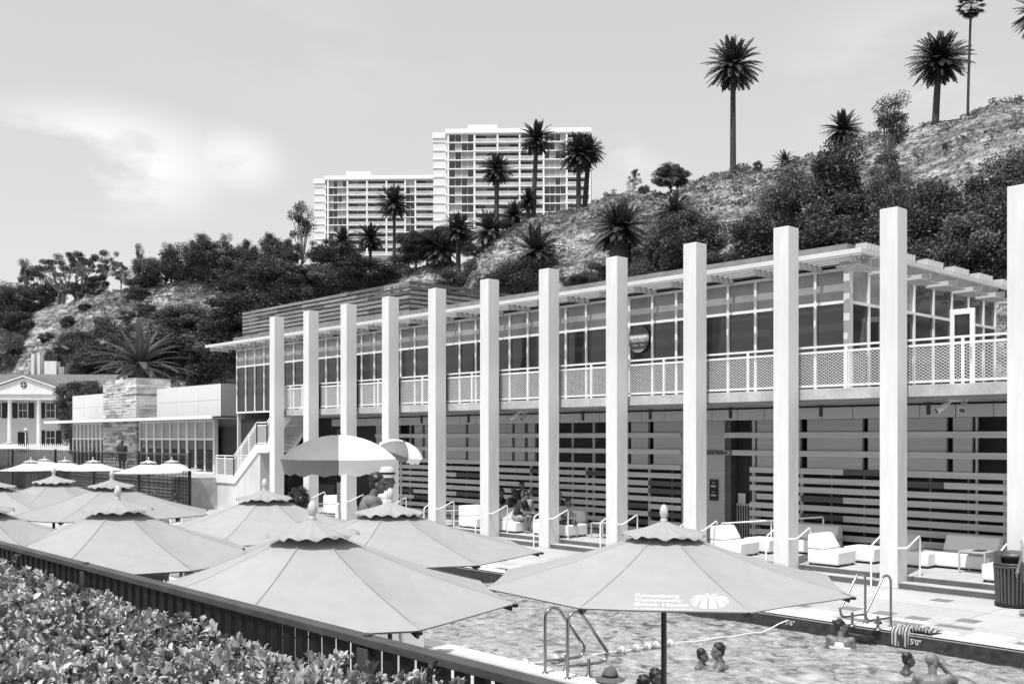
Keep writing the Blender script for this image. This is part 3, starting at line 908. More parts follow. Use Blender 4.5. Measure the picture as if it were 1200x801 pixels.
mb = MB(); mb.box(-HWd-3.6, HWd+.55, 0, 2.4, zc, zc+.62); mb.box(-HWd-3.7, HWd+.75, -.2, 2.4, zc+.622, zc+.80)
mb.build('entablature', W['white'], mh)
ap = (512-441)*sc_+3.3-hz
xl_, xr_ = -HWd-.85, HWd+.85
mb = MB(); mb.prism([(xl_+.3, .0, zc+.80), (xr_-.3, .0, zc+.80), (0, .0, ap-.12)], (0, 3, 0)); mb.build('pediment', W['white'], mh)
mb = MB()
for s in (-1, 1):
    e = xr_ if s > 0 else xl_
    mb.prism([(e+.1*s, -.22, zc+.78), (0, -.22, ap), (0, -.22, ap+.18), (e+.25*s, -.22, zc+.92)], (0, 8, 0))
mb.build('pediment_roof', W['roof'], mh)
mb = MB()
for s in (-1, 1):
    e = xr_ if s > 0 else xl_
    mb.prism([(e+.06*s, -.26, zc+.74), (0, -.26, ap-.05), (0, -.26, ap+.12), (e+.16*s, -.26, zc+.88)], (0, .034, 0))
mb.build('raking_cornice', W['white'], mh)
mb = MB(); mb.tube([(0, -.08, zc+1.75), (0, .02, zc+1.75)], .36, 24); ov = mb.build('round_window', W['darkmetal'], mh)
mb = MB(); mb.bar((-.3, -.1, zc+1.75), (.3, -.1, zc+1.75), .05, .05); mb.bar((0, -.1, zc+1.45), (0, -.1, zc+2.05), .05, .05); mb.build('muntin', W['white'], ov)
rz_ = (512-434)*sc_+3.3-hz
mb = MB(); mb.prism([(-14.4, 1.7, zc+.5), (-14.4, 7.1, rz_), (-14.4, 12.5, zc+.5)], (23.8, 0, 0)); mb.build('roof', W['roof'], mh)
mb = MB(); mb.bar((9.43, 1.65, zc+.5), (9.43, 7.1, rz_+.05), .12, .22); mb.bar((9.43, 12.5, zc+.5), (9.43, 7.1, rz_+.05), .12, .22); mb.build('gable_trim', W['white'], mh)
for i, (px, p2) in enumerate(((2.5, 0), (5.5, 0), (17, 18), )):
    pass
for x, w_, h0, h1 in ((-2.35, .35, rz_-1, rz_+2.6), (-1.6, .3, rz_-1, rz_+2.7), (-.75, 1.5, rz_-1.2, rz_+1.7), (1.0, .7, rz_-1.2, rz_+1.0)):
    mb = MB(); mb.box(x, x+w_, 7.6, 8.8, h0, h1); mb.build('chimney', W['white'] if x < .5 else W['soffit'], mh)
def hwin(x, z, w_=1.0, h=1.75):
    mb = MB(); mb.box(x-w_/2-.1, x+w_/2+.1, 2.08, 2.2, z-.1, z+h+.1); wn = mb.build('window', W['white'], mh)
    mb = MB(); mb.box(x-w_/2, x+w_/2, 2.05, 2.079, z, z+h); mb.build('pane', W['glass_dark'], wn)
    mb = MB(); mb.box(x-.025, x+.025, 2.03, 2.048, z, z+h); mb.box(x-w_/2, x+w_/2, 2.028, 2.046, z+h/2-.03, z+h/2+.03); mb.build('muntin', W['white'], wn)
    for s in (-1, 1):
        mb = MB(); mb.box(x+s*(w_/2+.47)-.32, x+s*(w_/2+.47)+.32, 2.06, 2.14, z-.05, z+h+.05); mb.build('shutter', W['blackmetal'], mh)
for x in (-9.5, -6.6, -4.1, -1.0, 2.25): hwin(x, zc-2.1)
for x in (-9.5, -6.6, 2.25): hwin(x, .9)
mb = MB(); mb.box(-1.6, -.5, 2.05, 2.2, 0, 2.5); mb.build('door', W['blackmetal'], mh)

# picket fence, lamp post in front of it
fp = pt(40, 531, 96)
pf = thing('picket_fence', 'white picket fence in front of the colonial house', 'fence', (fp.x, fp.y, 1.42), yaw)
mb = MB(); 
for i in range(46):
    x = -5 + i*.19; mb.prism([(x-.05, 0, 0), (x+.05, 0, 0), (x+.05, 0, 1.15), (x, 0, 1.27), (x-.05, 0, 1.15)], (0, .03, 0))
mb.build('picket', W['metalwhite'], pf)
mb = MB(); mb.box(-5.1, 3.8, .032, .07, .3, .38); mb.box(-5.1, 3.8, .032, .07, .85, .93); mb.build('rail', W['metalwhite'], pf)
lp = pt(30, 530, 92)
lt = thing('lamp_post', 'slim white lamp post with a lantern in front of the colonial house', 'lamp post', (lp.x, lp.y, 1.42))
mb = MB(); mb.lathe([(.10, 0), (.07, .2), (.05, .4), (.045, 2.2)], n=12); mb.build('post', W['metalwhite'], lt, smooth=40)
mb = MB(); mb.lathe([(.05, 2.2), (.11, 2.25), (.16, 2.55), (.14, 2.56)], n=6); mb.build('lantern', W['glass_pale'], lt)
mb = MB(); mb.lathe([(.2, 2.56), (.03, 2.72), (.02, 2.8)], n=12); mb.build('cap', W['metalwhite'], lt)

# ================================================================== fence of dark bars along the raised terrace
fo = Vector((-31.4, -1.05, 0))
df = thing('bar_fence', 'dark fence of thin vertical bars along the raised terrace, white umbrellas in front', 'fence', fo)
mb = MB(fo); mb.bar((-75, -1.05, 2.52), (-32.3, -1.05, 2.52), .06, .07); mb.bar((-75, -1.05, 1.3), (-32.3, -1.05, 1.3), .04, .05); mb.bar((-75, -1.05, .2), (-32.3, -1.05, .2), .04, .05)
mb.build('rail', W['darkmetal'], df)
mb = MB(fo); x = -75
while x < -32.3:
    mb.box(x-.012, x+.012, -1.09, -1.06, .1, 2.48); x += .145
for i in range(1, 14):
    z = .2+.16*i
    mb.box(-47, -32.3, -1.06, -1.045, z-.012, z+.012)
mb.build('bar', W['blackmetal'], df)
for x in (-74.9, -66, -58, -50, -44, -38, -32.35):
    mb = MB(fo); mb.box(x-.05, x+.05, -1.12, -1.02, 0, 2.6); mb.build('post', W['blackmetal'], df)

# fence in front of the hedge, along the boardwalk
FY = -18.44
ff = thing('rail_fence', 'dark metal picket fence with a flat top rail behind the leafy hedge', 'fence', (4, FY, 1.4))
fo = Vector((4, FY, 1.4))
RZ = 2.465
mb = MB(fo); mb.box(-30, 13, FY-.036, FY+.036, RZ-.036, RZ); mb.build('top_rail', W['darkmetal'], ff, bevel=.004)
mb = MB(fo); mb.box(-30, 13, FY-.02, FY+.02, 1.55, 1.59); mb.build('bottom_rail', W['blackmetal'], ff)
mb = MB(fo); x = -30
while x < 12.9:
    mb.box(x-.031, x+.031, FY-.014, FY+.016, 1.42, RZ-.0365); x += .115
mb.build('picket', W['blackmetal'], ff)
P1, P2 = ony(382*1.0/1, FY), ony(432, FY)
px_a, px_b = ony(101, FY), ony(431, FY)
spn = px_b.x - px_a.x
for i in range(-6, 4):
    x = px_b.x + spn*i
    mb = MB(fo); mb.box(x-.04, x+.04, FY-.03, FY+.035, 1.41, RZ-.047); p_ = mb.build('post', W['darkmetal'], ff, bevel=.003)
    mb = MB(fo); mb.lathe([(.02, 0), (.02, .008), (.008, .012)], (x, FY, RZ+.001), 10); mb.build('bolt', W['darkmetal'], p_)

# ================================================================== apartment towers on the bluff
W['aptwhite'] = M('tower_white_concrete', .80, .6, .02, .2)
W['aptshade'] = M('tower_side_shade', .30, .7)  # darker copy of the white: shadow on the side wall put into its colour
def winmesh(w, h, kind):
    f = MB(); f.box(-w/2, w/2, -.04, .04, 0, .06); f.box(-w/2, w/2, -.04, .04, h-.06, h); f.box(-w/2, -w/2+.07, -.036, .036, .06, h-.06); f.box(w/2-.07, w/2, -.036, .036, .06, h-.06); f.box(-.04, .04, -.036, .036, .06, h-.06)
    g = MB(); g.box(-w/2+.07, -.04, 0, .02, .06, h-.06, kind[0]); g.box(.04, w/2-.07, 0, .02, .06, h-.06, kind[1])
    return f.mesh('frame', W['aptwhite']), g.mesh('pane', [W['glass_dark'], W['glass_shade'], W['glass_pale']])
def tower(px0, px1, pytop, D, label, bays, wing, nf, fh, recess=None, yawd=0, pent=None):
    sc = D/FPX
    c = pt((px0+px1)/2, HOR, D); ztop = 3.3 + (HOR-pytop)*sc
    zb = ztop - nf*fh - 1.6
    yw = math.atan2(RGT.y, RGT.x) + R(yawd)
    t = thing('apartment_tower', label, 'apartment tower', (c.x, c.y, zb), yw, 'apartment towers on the bluff')
    hw = (px1-px0)/2*sc; H = ztop-zb
    X = lambda p: (p-(px0+px1)/2)*sc
    dep = 16
    mb = MB(); mb.box(-hw+.5, hw-.5, 2.0, dep, 0, H-1.4); mb.build('core', W['glass_mid'], t)
    wx = X(wing)
    mb = MB(); mb.box(-hw, wx-.02, 1.2, dep, 0, H-1.9); mb.build('wing_wall', W['panelw'], t)
    for f in range(nf+1):
        mb = MB(); mb.box(-hw-.1, wx, .9, 1.19, f*fh+.9-.28, f*fh+.9); mb.build('wing_slab', W['aptwhite'], t)
    mb = MB(); mb.box(-hw-.25, wx-.41, .7, dep, H-2.6, H-1.2); mb.build('wing_roof', W['aptwhite'], t)
    mb = MB(); mb.box(wx-.4, hw+.2, -.7, dep+.2, H-1.45, H); mb.build('roof_parapet', W['aptwhite'], t)
    if pent:
        mb = MB(); mb.box(X(pent[0]), X(pent[1]), 1, 9, H, H+pent[2]*sc); mb.build('penthouse', W['aptwhite'], t)
    for f in range(nf+1):
        mb = MB(); z = H-1.45-f*fh
        mb.box(wx-.3, hw+(.1 if recess is None else -.0), -.45, 2.2, z-.30, z-.002 if f else z-.0); mb.build('floor_slab', W['aptwhite'], t)
    for b in bays:
        mb = MB(); mb.box(X(b[0])-.28, X(b[0])+.28, -.35, 2.4, 0, H-1.46); mb.build('pier', W['aptwhite'], t)
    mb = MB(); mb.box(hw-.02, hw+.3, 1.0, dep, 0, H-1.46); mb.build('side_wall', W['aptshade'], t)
    rr = random.Random(int(D))
    bal = MB()
    wm = {}
    for bi, (b, nxt) in enumerate(zip(bays, bays[1:])):
        x0, x1 = X(b[0])+.28, X(nxt[0])-.28
        n = b[1]
        for f in range(nf):
            z = H-1.45-(f+1)*fh
            for i in range(n):
                a0 = x0+(x1-x0)*i/n; a1 = x0+(x1-x0)*(i+1)/n
                kd = rr.choice([(0,0),(0,0),(0,1),(1,0),(1,1),(2,2),(0,2)] if b[2] else [(0,0),(0,0),(0,1),(1,0),(0,0)])
                key = (round(a1-a0, 2), kd)
                if key not in wm: wm[key] = winmesh(a1-a0-.06, fh-.34, kd)
                fm, gm = wm[key]
                y = .3 if b[2] else 1.85
                w_ = part('window', fm, t, ((a0+a1)/2, y, z+.01)); part('pane', gm, w_)
            if not b[2]:
                bal = MB(); bal.box(x0, x1, -.40, -.34, z+.002, z+1.0, 0); bal.box(x0, x1, -.43, -.30, z+1.0, z+1.1, 1)
                bal.build('balustrade', [W['balglass'], W['aptwhite']], t)
    return t
W['balglass'] = M('pale_balustrade_glass', .42, .25, .2, .3)
tower(507, 692, 151, 343, 'taller white apartment tower with many balconies behind the crest palms', [(525,2,True),(556,1,False),(583,1,False),(609,1,False),(637,2,True),(664,1,False),(691,1,False)], 523, 11, 3.02, pent=(548,582,6), yawd=-2)
tower(367, 512, 206, 398, 'lower white apartment tower partly behind the taller one', [(384,2,True),(407,1,False),(430,1,False),(453,1,False),(475,1,True),(487,1,False),(511,1,False)], 381, 10, 3.0, pent=(405,433,6), yawd=-2)
# ================================================================== vegetation
def leaf_mesh(name, P, A, B, Ls, Ws, shade, mats, fold=.18, smooth=True):
    """leaves as folded pointed blades. P centres, A axis along the leaf, B side axis, Ls/Ws sizes, shade per leaf"""
    n = len(P)
    Nn = np.cross(A, B)
    L_ = Ls[:, None]; W_ = Ws[:, None]
    base = P - A*L_*.5; tip = P + A*L_*.5
    ml = P - B*W_*.5 + Nn*W_*fold; mr = P + B*W_*.5 + Nn*W_*fold
    V = np.stack([base, ml, tip, mr], 1).reshape(-1, 3)
    me = bpy.data.meshes.new(name)
    me.vertices.add(4*n); me.vertices.foreach_set('co', V.astype(np.float32).ravel())
    idx = np.arange(n)*4
    F = np.stack([idx, idx+1, idx+2, idx, idx+2, idx+3], 1).reshape(-1)
    me.loops.add(6*n); me.loops.foreach_set('vertex_index', F.astype(np.int32))
    me.polygons.add(2*n); me.polygons.foreach_set('loop_start', (np.arange(2*n)*3).astype(np.int32))
    me.polygons.foreach_set('loop_total', np.full(2*n, 3, np.int32))
    me.update(calc_edges=True)
    at = me.attributes.new('shade', 'FLOAT', 'POINT'); at.data.foreach_set('value', np.repeat(shade, 4).astype(np.float32))
    for m in (mats if isinstance(mats, (list, tuple)) else [mats]): me.materials.append(m)
    return me
def unit(v): return v / np.maximum(np.linalg.norm(v, axis=1, keepdims=True), 1e-9)
def rand_axes(n, g, upbias=0.):
    A = g.normal(size=(n, 3)); A[:, 2] += upbias; A = unit(A)
    B = unit(np.cross(A, g.normal(size=(n, 3))))
    return A, B
LM = leaf_mat('dark_foliage', .016, .16, .55, .5, .2)
LMP = leaf_mat('grey_green_foliage', .03, .19, .6, .3, .2)
LMD = leaf_mat('palm_foliage', .012, .06, .4, .3, .12)
LMS = leaf_mat('dry_scrub', .05, .42, .8, .0, .15)
LMH = leaf_mat('hedge_leaf', .06, .62, .27, .0, .12)
LMB = leaf_mat('weathered_palm_foliage', .03, .13, .5, .2, .12)

def crown_variant(seed, kind):
    """crown of unit size: footprint about 1 wide, 1 tall, base at z=0. returns (crown mesh, trunk mesh)"""
    g = np.random.default_rng(seed); rr = random.Random(seed)
    cl = []
    mt = MB()
    if kind == 'bush':       # dense, foliage to the ground
        for i in range(34):
            a = rr.uniform(0, 2*math.pi); h = rr.uniform(.08, .86); rad = .40*math.sqrt(max(.05, 1-((h-.38)/.62)**2))*rr.uniform(.35, 1.05)
            cl.append((rad*math.cos(a), rad*math.sin(a), h, rr.uniform(.10, .19)))
        nl = 399; ls = 0.0340
    elif kind == 'round':
        for i in range(70):
            a = rr.uniform(0, 2*math.pi); h = rr.uniform(.3, .95); rad = .44*math.sqrt(max(.04, 1-((h-.6)/.42)**2))*rr.uniform(.4, 1.0)
            cl.append((rad*math.cos(a), rad*math.sin(a), h, rr.uniform(.09, .15)))
        nl = 437; ls = 0.0286
    elif kind == 'gum':      # eucalyptus: open, separate leaf masses on visible limbs
        for i in range(26):
            a = rr.uniform(0, 2*math.pi); h = rr.uniform(.38, .97); rad = rr.uniform(.08, .46)*(1-.25*h)
            cl.append((rad*math.cos(a), rad*math.sin(a), h, rr.uniform(.06, .12)))
        nl = 323; ls = 0.0231
    elif kind == 'wispy':    # tall, see through
        for i in range(26):
            a = rr.uniform(0, 2*math.pi); h = rr.uniform(.25, 1.0); rad = rr.uniform(.05, .42)*(1.1-.7*h)
            cl.append((rad*math.cos(a), rad*math.sin(a), h, rr.uniform(.06, .12)))
        nl = 209; ls = 0.0245
    elif kind == 'flat':     # umbrella topped
        for i in range(24):
            a = rr.uniform(0, 2*math.pi); rad = .5*math.sqrt(rr.uniform(0, 1)); h = .78 + .16*(1-(rad/.5)**2) + rr.uniform(-.14, .05)
            cl.append((rad*math.cos(a), rad*math.sin(a), h, rr.uniform(.07, .11)))
        nl = 361; ls = 0.0231
    Ps, Sh = [], []
    for (x, y, z, r) in cl:
        q = g.normal(size=(nl, 3)); q = unit(q) * (g.uniform(0, 1, (nl, 1))**.45) * r
        q[:, 2] *= .75 if kind in ('gum', 'flat', 'round') else 1.0
        Ps.append(q + np.array([x, y, z])); Sh.append(np.clip(g.normal(rr.uniform(.25, .7), .2, nl), 0, 1))
    P = np.concatenate(Ps); S = np.concatenate(Sh); n = len(P)
    P[:, 2] = np.maximum(P[:, 2], .01)
    A, B = rand_axes(n, g, -.25 if kind in ('gum', 'wispy') else .2)
    Ls = g.uniform(.7, 1.4, n)*ls; Ws = Ls*g.uniform(.35, .6, n)
    cm = leaf_mesh('crown', P, A, B, Ls, Ws, S, LMP if kind in ('wispy', 'gum') else LM)
    th = {'bush': .2, 'round': .3, 'gum': .35, 'wispy': .3, 'flat': .45}[kind]
    lean = rr.uniform(-.05, .05)
    nst = 3 if kind in ('bush', 'flat') else 1
    for s in range(nst):
        a0 = rr.uniform(0, 6.28); o_ = Vector((math.cos(a0)*.06*(nst > 1), math.sin(a0)*.06*(nst > 1), 0))
        mt.tube([o_ + Vector((0, 0, -.15)), o_ + Vector((lean*.5, .01, th*.5)), o_*2 + Vector((lean, 0, th))], [.030, .024, .019], 7)
        for (x, y, z, r) in rr.sample(cl, min(len(cl), 14 if nst == 1 else 6)):
            e = Vector((x, y, z)); st_ = o_*2 + Vector((lean, 0, th*rr.uniform(.6, 1)))
            m_ = st_.lerp(e, .5) + Vector((rr.uniform(-.03, .03), rr.uniform(-.03, .03), .03))
            mt.tube([st_, m_, e], [.014, .009, .004], 5)
    tm = mt.mesh('trunk', W['bark_pale'] if kind in ('gum', 'wispy', 'flat') else W['bark'], smooth=60, recalc=False)
    return cm, tm
VAR = {}
for kind, k in (('bush', 4), ('round', 2), ('gum', 3), ('wispy', 2), ('flat', 2)):
    VAR[kind] = [crown_variant(100*len(kind)+i*7+3, kind) for i in range(k)]
tree_n = 0
CATS = {'bush': ('shrub', 'shrub'), 'round': ('tree', 'tree'), 'gum': ('gum_tree', 'tree'), 'wispy': ('gum_tree', 'tree'), 'flat': ('flat_topped_tree', 'tree')}
def tree(px, pyb, pyt, wpx, kind, label, group=None, D=None, squash=1):
    global tree_n
    tree_n += 1
    if D is None: p, D = on_hill(px, pyb)
    else:
        p = pt(px, pyb, D); p.z = max(p.z, hill_z(p.x, p.y)-1) if p.z > 8 else p.z
    h = (pyb-pyt)*D/FPX; w_ = wpx*D/FPX
    v = VAR[kind][tree_n % len(VAR[kind])]
    nm, cat = CATS[kind]
    t = thing(nm, label, cat, (p.x, p.y, p.z-.15), (tree_n*2.399) % 6.28, group)
    t.scale = (w_*1.08, w_*1.08*squash, h)
    part('crown', v[0], t); part('trunk', v[1], t)
    return t
G1 = 'dark shrubs and trees on the slope above the glass roof'
G2 = 'shrubs and trees on the bluff above the slatted roof screen'
G3 = 'gum trees along the crest of the bluff'
G4 = 'shrubs at the foot of the bluff behind the low pavilion'
T = tree
# right slope
right = [(935,300,188,105,'bush'),(985,290,158,95,'bush'),(1012,315,205,115,'bush'),(1082,305,205,95,'bush'),(1132,300,200,100,'bush'),(1182,295,178,105,'bush'),
 (1150,345,232,120,'bush'),(1060,338,232,105,'bush'),(960,338,238,110,'bush'),(885,338,246,95,'bush'),(1202,340,238,100,'bush'),(1105,352,272,95,'bush'),
 (1040,300,180,60,'bush'),(905,280,212,60,'bush'),(1000,350,275,90,'bush'),(1210,270,160,80,'bush'),(920,355,290,80,'bush'),(1165,320,215,70,'bush')]
for i, (a, b, c, d, k) in enumerate(right):
    T(a, b, c, d, k, 'dark leafy shrub in the mass covering the slope above the glass roof', G1)
T(1040,225,118,100,'wispy','pale wispy gum tree rising above the dark slope shrubs')
T(1112,182,162,16,'bush','small dark shrub on the dry ledge between the tall palm and the shrub mass')
T(800,328,240,95,'bush','dense dark shrub below the drooping palm on the dry slope')
T(775,340,272,60,'bush','low shrub between two column tops on the dry slope')
T(845,345,288,80,'bush','low dark shrub beside the roof edge under the dry slope')
T(612,348,300,80,'bush','dense shrub around the drooping palm behind the columns')
T(578,350,318,44,'bush','low shrub at the foot of the dry ridge beside the slatted screen')
T(672,345,318,45,'bush','small shrub at the roof edge beside the stout palm')
T(700,338,300,40,'bush','leafy shrub under the stout palm crown')
T(750,350,300,45,'bush','shrub low on the slope beside the stout palm trunk')
T(787,206,172,46,'round','round dark tree standing alone on the skyline')
T(743,222,195,26,'wispy','small pale airy shrub on the skyline beside the round tree')
T(888,188,172,12,'bush','tiny dark bush on the skyline beside the tallest palm')
T(755,215,203,14,'bush','low tuft on the skyline beside the pale airy shrub')
# gully around the towers
T(500,282,246,58,'round','dark round tree below the taller tower, one side touching the lower tower')
T(527,300,256,62,'round','dark round tree directly below the taller tower')
T(488,305,262,50,'round','dark round tree between the low skirted palm and the lower tower')
T(560,262,246,40,'bush','dark clipped bush beneath the tower palms')
T(592,262,250,30,'bush','low dark bush at the foot of the taller tower')
T(474,322,292,50,'bush','dark shrub above the slatted roof screen, near the low skirted palm')
T(430,338,298,80,'bush','broad shrub above the middle of the slatted roof screen')
T(395,325,283,66,'bush','shrub with pale twigs above the slatted roof screen')
T(352,318,235,62,'wispy','tall thin gum tree with bare top beside the lower tower')
T(378,300,258,44,'gum','dark gum tree at the foot of the lower tower')
T(412,303,272,40,'bush','dark bush between the small palms of the lower tower')
T(535,340,312,50,'bush','low shrub under the skirted palm on the eroded slope')
T(553,322,300,22,'bush','small shrub on the eroded slope below the tower palms')
# crest trees to the far end
cr = [(312,298,250,66,'wispy'),(276,308,264,64,'bush'),(290,300,250,44,'wispy'),(247,314,266,70,'bush'),(240,306,248,50,'wispy'),(262,306,254,40,'wispy'),(225,312,262,36,'wispy'),(252,285,246,26,'wispy'),(215,320,278,62,'bush'),(200,318,274,40,'wispy'),(190,322,288,50,'bush'),(163,316,266,26,'wispy'),
 (168,328,292,46,'bush'),(142,330,296,30,'gum'),(122,340,292,36,'gum'),(95,340,290,58,'flat'),(72,346,293,62,'flat'),(112,340,314,34,'bush'),(48,352,300,44,'gum'),(30,350,295,40,'wispy'),(8,350,317,40,'flat'),(60,346,322,40,'bush'),(90,344,324,34,'bush'),(30,368,330,56,'bush'),(5,385,335,60,'bush'),(16,398,358,56,'bush'),(-15,380,325,70,'bush'),(330,304,262,50,'bush'),(318,298,246,44,'wispy'),(340,300,258,36,'gum'),(296,306,270,46,'bush')]
for i, (a, b, c, d, k) in enumerate(cr):
    T(a, b, c, d, k, 'tree in the row along the crest of the bluff beyond the lower tower', G3)
# lower slope, left
lowl = [(330,358,300,120,'bush'),(285,392,340,105,'bush'),(235,418,362,110,'bush'),(195,432,378,100,'bush'),(140,436,392,90,'bush'),(105,440,400,70,'bush'),(255,440,382,100,'bush'),(310,400,342,80,'bush'),
 (222,384,356,50,'bush'),(120,395,368,28,'bush'),(150,380,360,22,'bush'),(80,384,368,20,'bush'),(55,400,388,22,'bush'),(10,430,385,50,'bush'),(370,350,305,80,'bush'),(285,345,312,60,'bush'),(180,440,398,90,'bush'),(240,450,405,70,'bush'),(170,370,352,26,'bush'),(100,364,354,20,'bush'),(64,436,404,30,'bush'),(135,420,372,70,'bush'),(215,405,350,80,'bush'),(90,415,385,50,'bush'),(160,350,334,34,'bush'),(345,385,325,70,'bush')]
for i, (a, b, c, d, k) in enumerate(lowl):
    T(a, b, c, d, k, 'shrub on the lower slope of the bluff behind the low pavilion', G4)
T(97,500,446,62,'round','dark leafy tree between the colonial house and the low pavilion', D=92)
T(84,520,460,34,'bush','dark shrub against the porch end of the colonial house', D=96)
T(108,470,446,30,'bush','dark shrub top behind the low pavilion parapet beside the leafy tree', D=90)

# ------------------------------------------------------------------ palms
def palm_crown(seed, nf=118, Lf=1.0, droop=1.0, width=.16, mat=None):
    """feather palm crown, unit frond length. one mesh, each frond an arched rachis with leaflets"""
    g = np.random.default_rng(seed); rr = random.Random(seed)
    Ps, As, Bs, Ls, Ws, Ss = [], [], [], [], [], []
    for i in range(nf):
        az = i*2.39996 + rr.uniform(-.2, .2)
        f = (i+.5)/nf
        el = R(88 - 140*f**.92*droop + rr.uniform(-8, 8))     # young upright, old drooping
        ln = Lf*rr.uniform(.85, 1.05)*(1 if f < .8 else .9)
        d = Vector((math.cos(az)*math.cos(el), math.sin(az)*math.cos(el), math.sin(el)))
        p = Vector((0, 0, 0)); seg = 11; bend = rr.uniform(.55, 1.0)*(.11 if f < .75 else .07)
        side = Vector((-math.sin(az), math.cos(az), 0))
        sh = min(1, max(0, rr.gauss(.55-.25*(f > .8), .18)))
        for s in range(seg):
            d2 = (d + Vector((0, 0, -bend))).normalized()
            p2 = p + d2*ln/seg
            t = (s+.5)/seg
            ll = width*ln*1.05*math.sin(math.pi*min(1, .12+.88*t)**.8 if t < 1 else 0)*.9 + .03
            up = side.cross(d2)
            for sg in (-1, 1):
                for q in ((0, .25, .5, .75) if s else (.6, .8)):
                    a = (side*sg*.82 + d2*.62 + up*rr.uniform(.05, .35)).normalized()
                    c = p.lerp(p2, q+.25) + a*ll*.5
                    Ps.append(c); As.append(a); Bs.append(a.cross(up).normalized()); Ls.append(ll*rr.uniform(.9, 1.1)); Ws.append(.027*ln); Ss.append(sh)
            Ps.append(p.lerp(p2, .5)); As.append(d2); Bs.append(side); Ls.append(ln/seg*1.3); Ws.append(.02*ln); Ss.append(.8)
            p, d = p2, d2
    arr = lambda q: np.array([tuple(v) for v in q])
    return leaf_mesh('crown', arr(Ps), arr(As), arr(Bs), np.array(Ls), np.array(Ws), np.array(Ss), mat or LMD, fold=.1)
PC = [palm_crown(s) for s in (1, 2, 3)]
PCS = palm_crown(9, 80, 1.0, 1.12)
PCL = palm_crown(12, 44, 1.0, .62, .10)
PCB = palm_crown(14, 40, 1.0, .66, .09, LMB)
def palm(px, pyc, rpx, pyb, label, var=0, tw=None, group='feather palms on the bluff', D=None, lean=0, mesh=None, bulge=True):
    """px, pyc crown heart; rpx crown radius; pyb trunk foot"""
    if D is None: p, D = on_hill(px + lean, pyb)
    else: p = pt(px+lean, pyb, D)
    s = D/FPX
    c = pt(px, pyc, 1)
    h = (pyb-pyc)*s; r_ = rpx*s
    t = thing('palm_tree', label, 'palm tree', (p.x, p.y, p.z-.2), (px*1.7) % 6.28, group)
    tw = tw if tw else max(.26, r_*.085)
    off = RGT*(-lean*s)
    M_ = Matrix.Rotation(-t.rotation_euler.z, 4, 'Z')
    o3 = M_ @ Vector((off.x, off.y, 0))
    mb = MB()
    if h > r_*.3:
        n = 9; pts, rs = [], []
        for i in range(n+1):
            q = i/n
            pts.append(o3*(q**1.4) + Vector((0, 0, -.5 + (h+.5)*q))); rs.append(tw*(1.15 - .25*q) * (1.1 if i == 0 else 1))
        if bulge:
            hb_ = min(h*.35, r_*.55)
            pts = pts[:-1] + [o3 + Vector((0,0,h-hb_)), o3 + Vector((0,0,h-hb_*.85)), o3 + Vector((0,0,h-hb_*.2)), o3 + Vector((0,0,h))] if h-hb_ > pts[-2].z else pts
            while len(rs) < len(pts): rs.append(tw*1.55)
            if len(pts) > n+1: rs[-4] = tw*.95
        mb.tube(pts, rs[:len(pts)], 10)
        mb.build('trunk', W['palmtrunk'], t, smooth=50, recalc=False)
    part('crown', mesh or PC[var % 3], t, tuple(o3 + Vector((0, 0, h))), scale=(r_*1.24, r_*1.24, r_*(1.0+.22*((px*7.3) % 1))))
    return t
palm(859,66,30,191,'tallest lone palm, standing on the skyline above the dry slope',0,tw=.27)
palm(1101,62,32,138,'stout palm on the skyline with a slightly bowed trunk beside the thin pole-like palm',1,lean=-5,tw=.26)
palm(988,139,22,158,'short palm with a full round crown on the skyline above the dark shrubs',2)
palm(727,266,33,345,'stout palm with a thick trunk directly behind the column tops',0,tw=1.0)
palm(678,166,24,232,'tall palm at the dark end of the taller tower, in front of its twin',1)
palm(691,165,18,234,'thinner leaning palm half behind its twin at the dark end of the taller tower',2,lean=-6,tw=.28)
palm(629,160,20,250,'tall slightly bowed palm in front of the right-hand windows of the taller tower'.replace('right-hand ', 'paired '),0,lean=-4)
palm(582,173,19,252,'tall straight palm in front of the middle balconies of the taller tower',1)
palm(537,208,20,262,'palm in front of the blank wing of the taller tower',2)
palm(526,240,13,262,'small palm tucked beside the palm at the blank wing',0)
palm(462,209,20,286,'tallest palm in front of the lower tower',1)
palm(402,244,17,284,'short palm at the wing end of the lower tower',2)
palm(434,252,18,292,'short palm in the middle of the lower tower, beside its tallest palm',0)
palm(516,292,21,318,'low palm with hanging dry fronds on the eroded slope below the towers',0,mesh=PCS,group='low palms on the slope')
palm(572,268,23,292,'low drooping palm on the ridge edge below the tower palms',0,mesh=PCS,group='low palms on the slope')
palm(603,244,19,256,'trunkless palm among the feet of the tower palms',1,group='low palms on the slope')
palm(619,226,13,250,'small palm tucked behind the bowed tower palm',2,group='low palms on the slope')
palm(628,292,30,330,'broad drooping palm rising from a shrub behind the columns',1,mesh=PCS,group='low palms on the slope')
palm(790,245,24,275,'palm with upright fronds rising from a dense shrub on the dry slope',2,mesh=PCL,group='low palms on the slope')
palm(686,334,18,345,'small palm crown peeping over the roof edge',0,mesh=PCL,group='low palms on the slope')
palm(920,178,16,183,'low spiky palm on the skyline between the tallest palm and the short full one',0,mesh=PCL,group='low palms on the slope')
palm(164,425,54,452,'very large sprawling palm with long straight fronds behind the low pavilion',0,mesh=PCB,group='low palms on the slope',D=72)
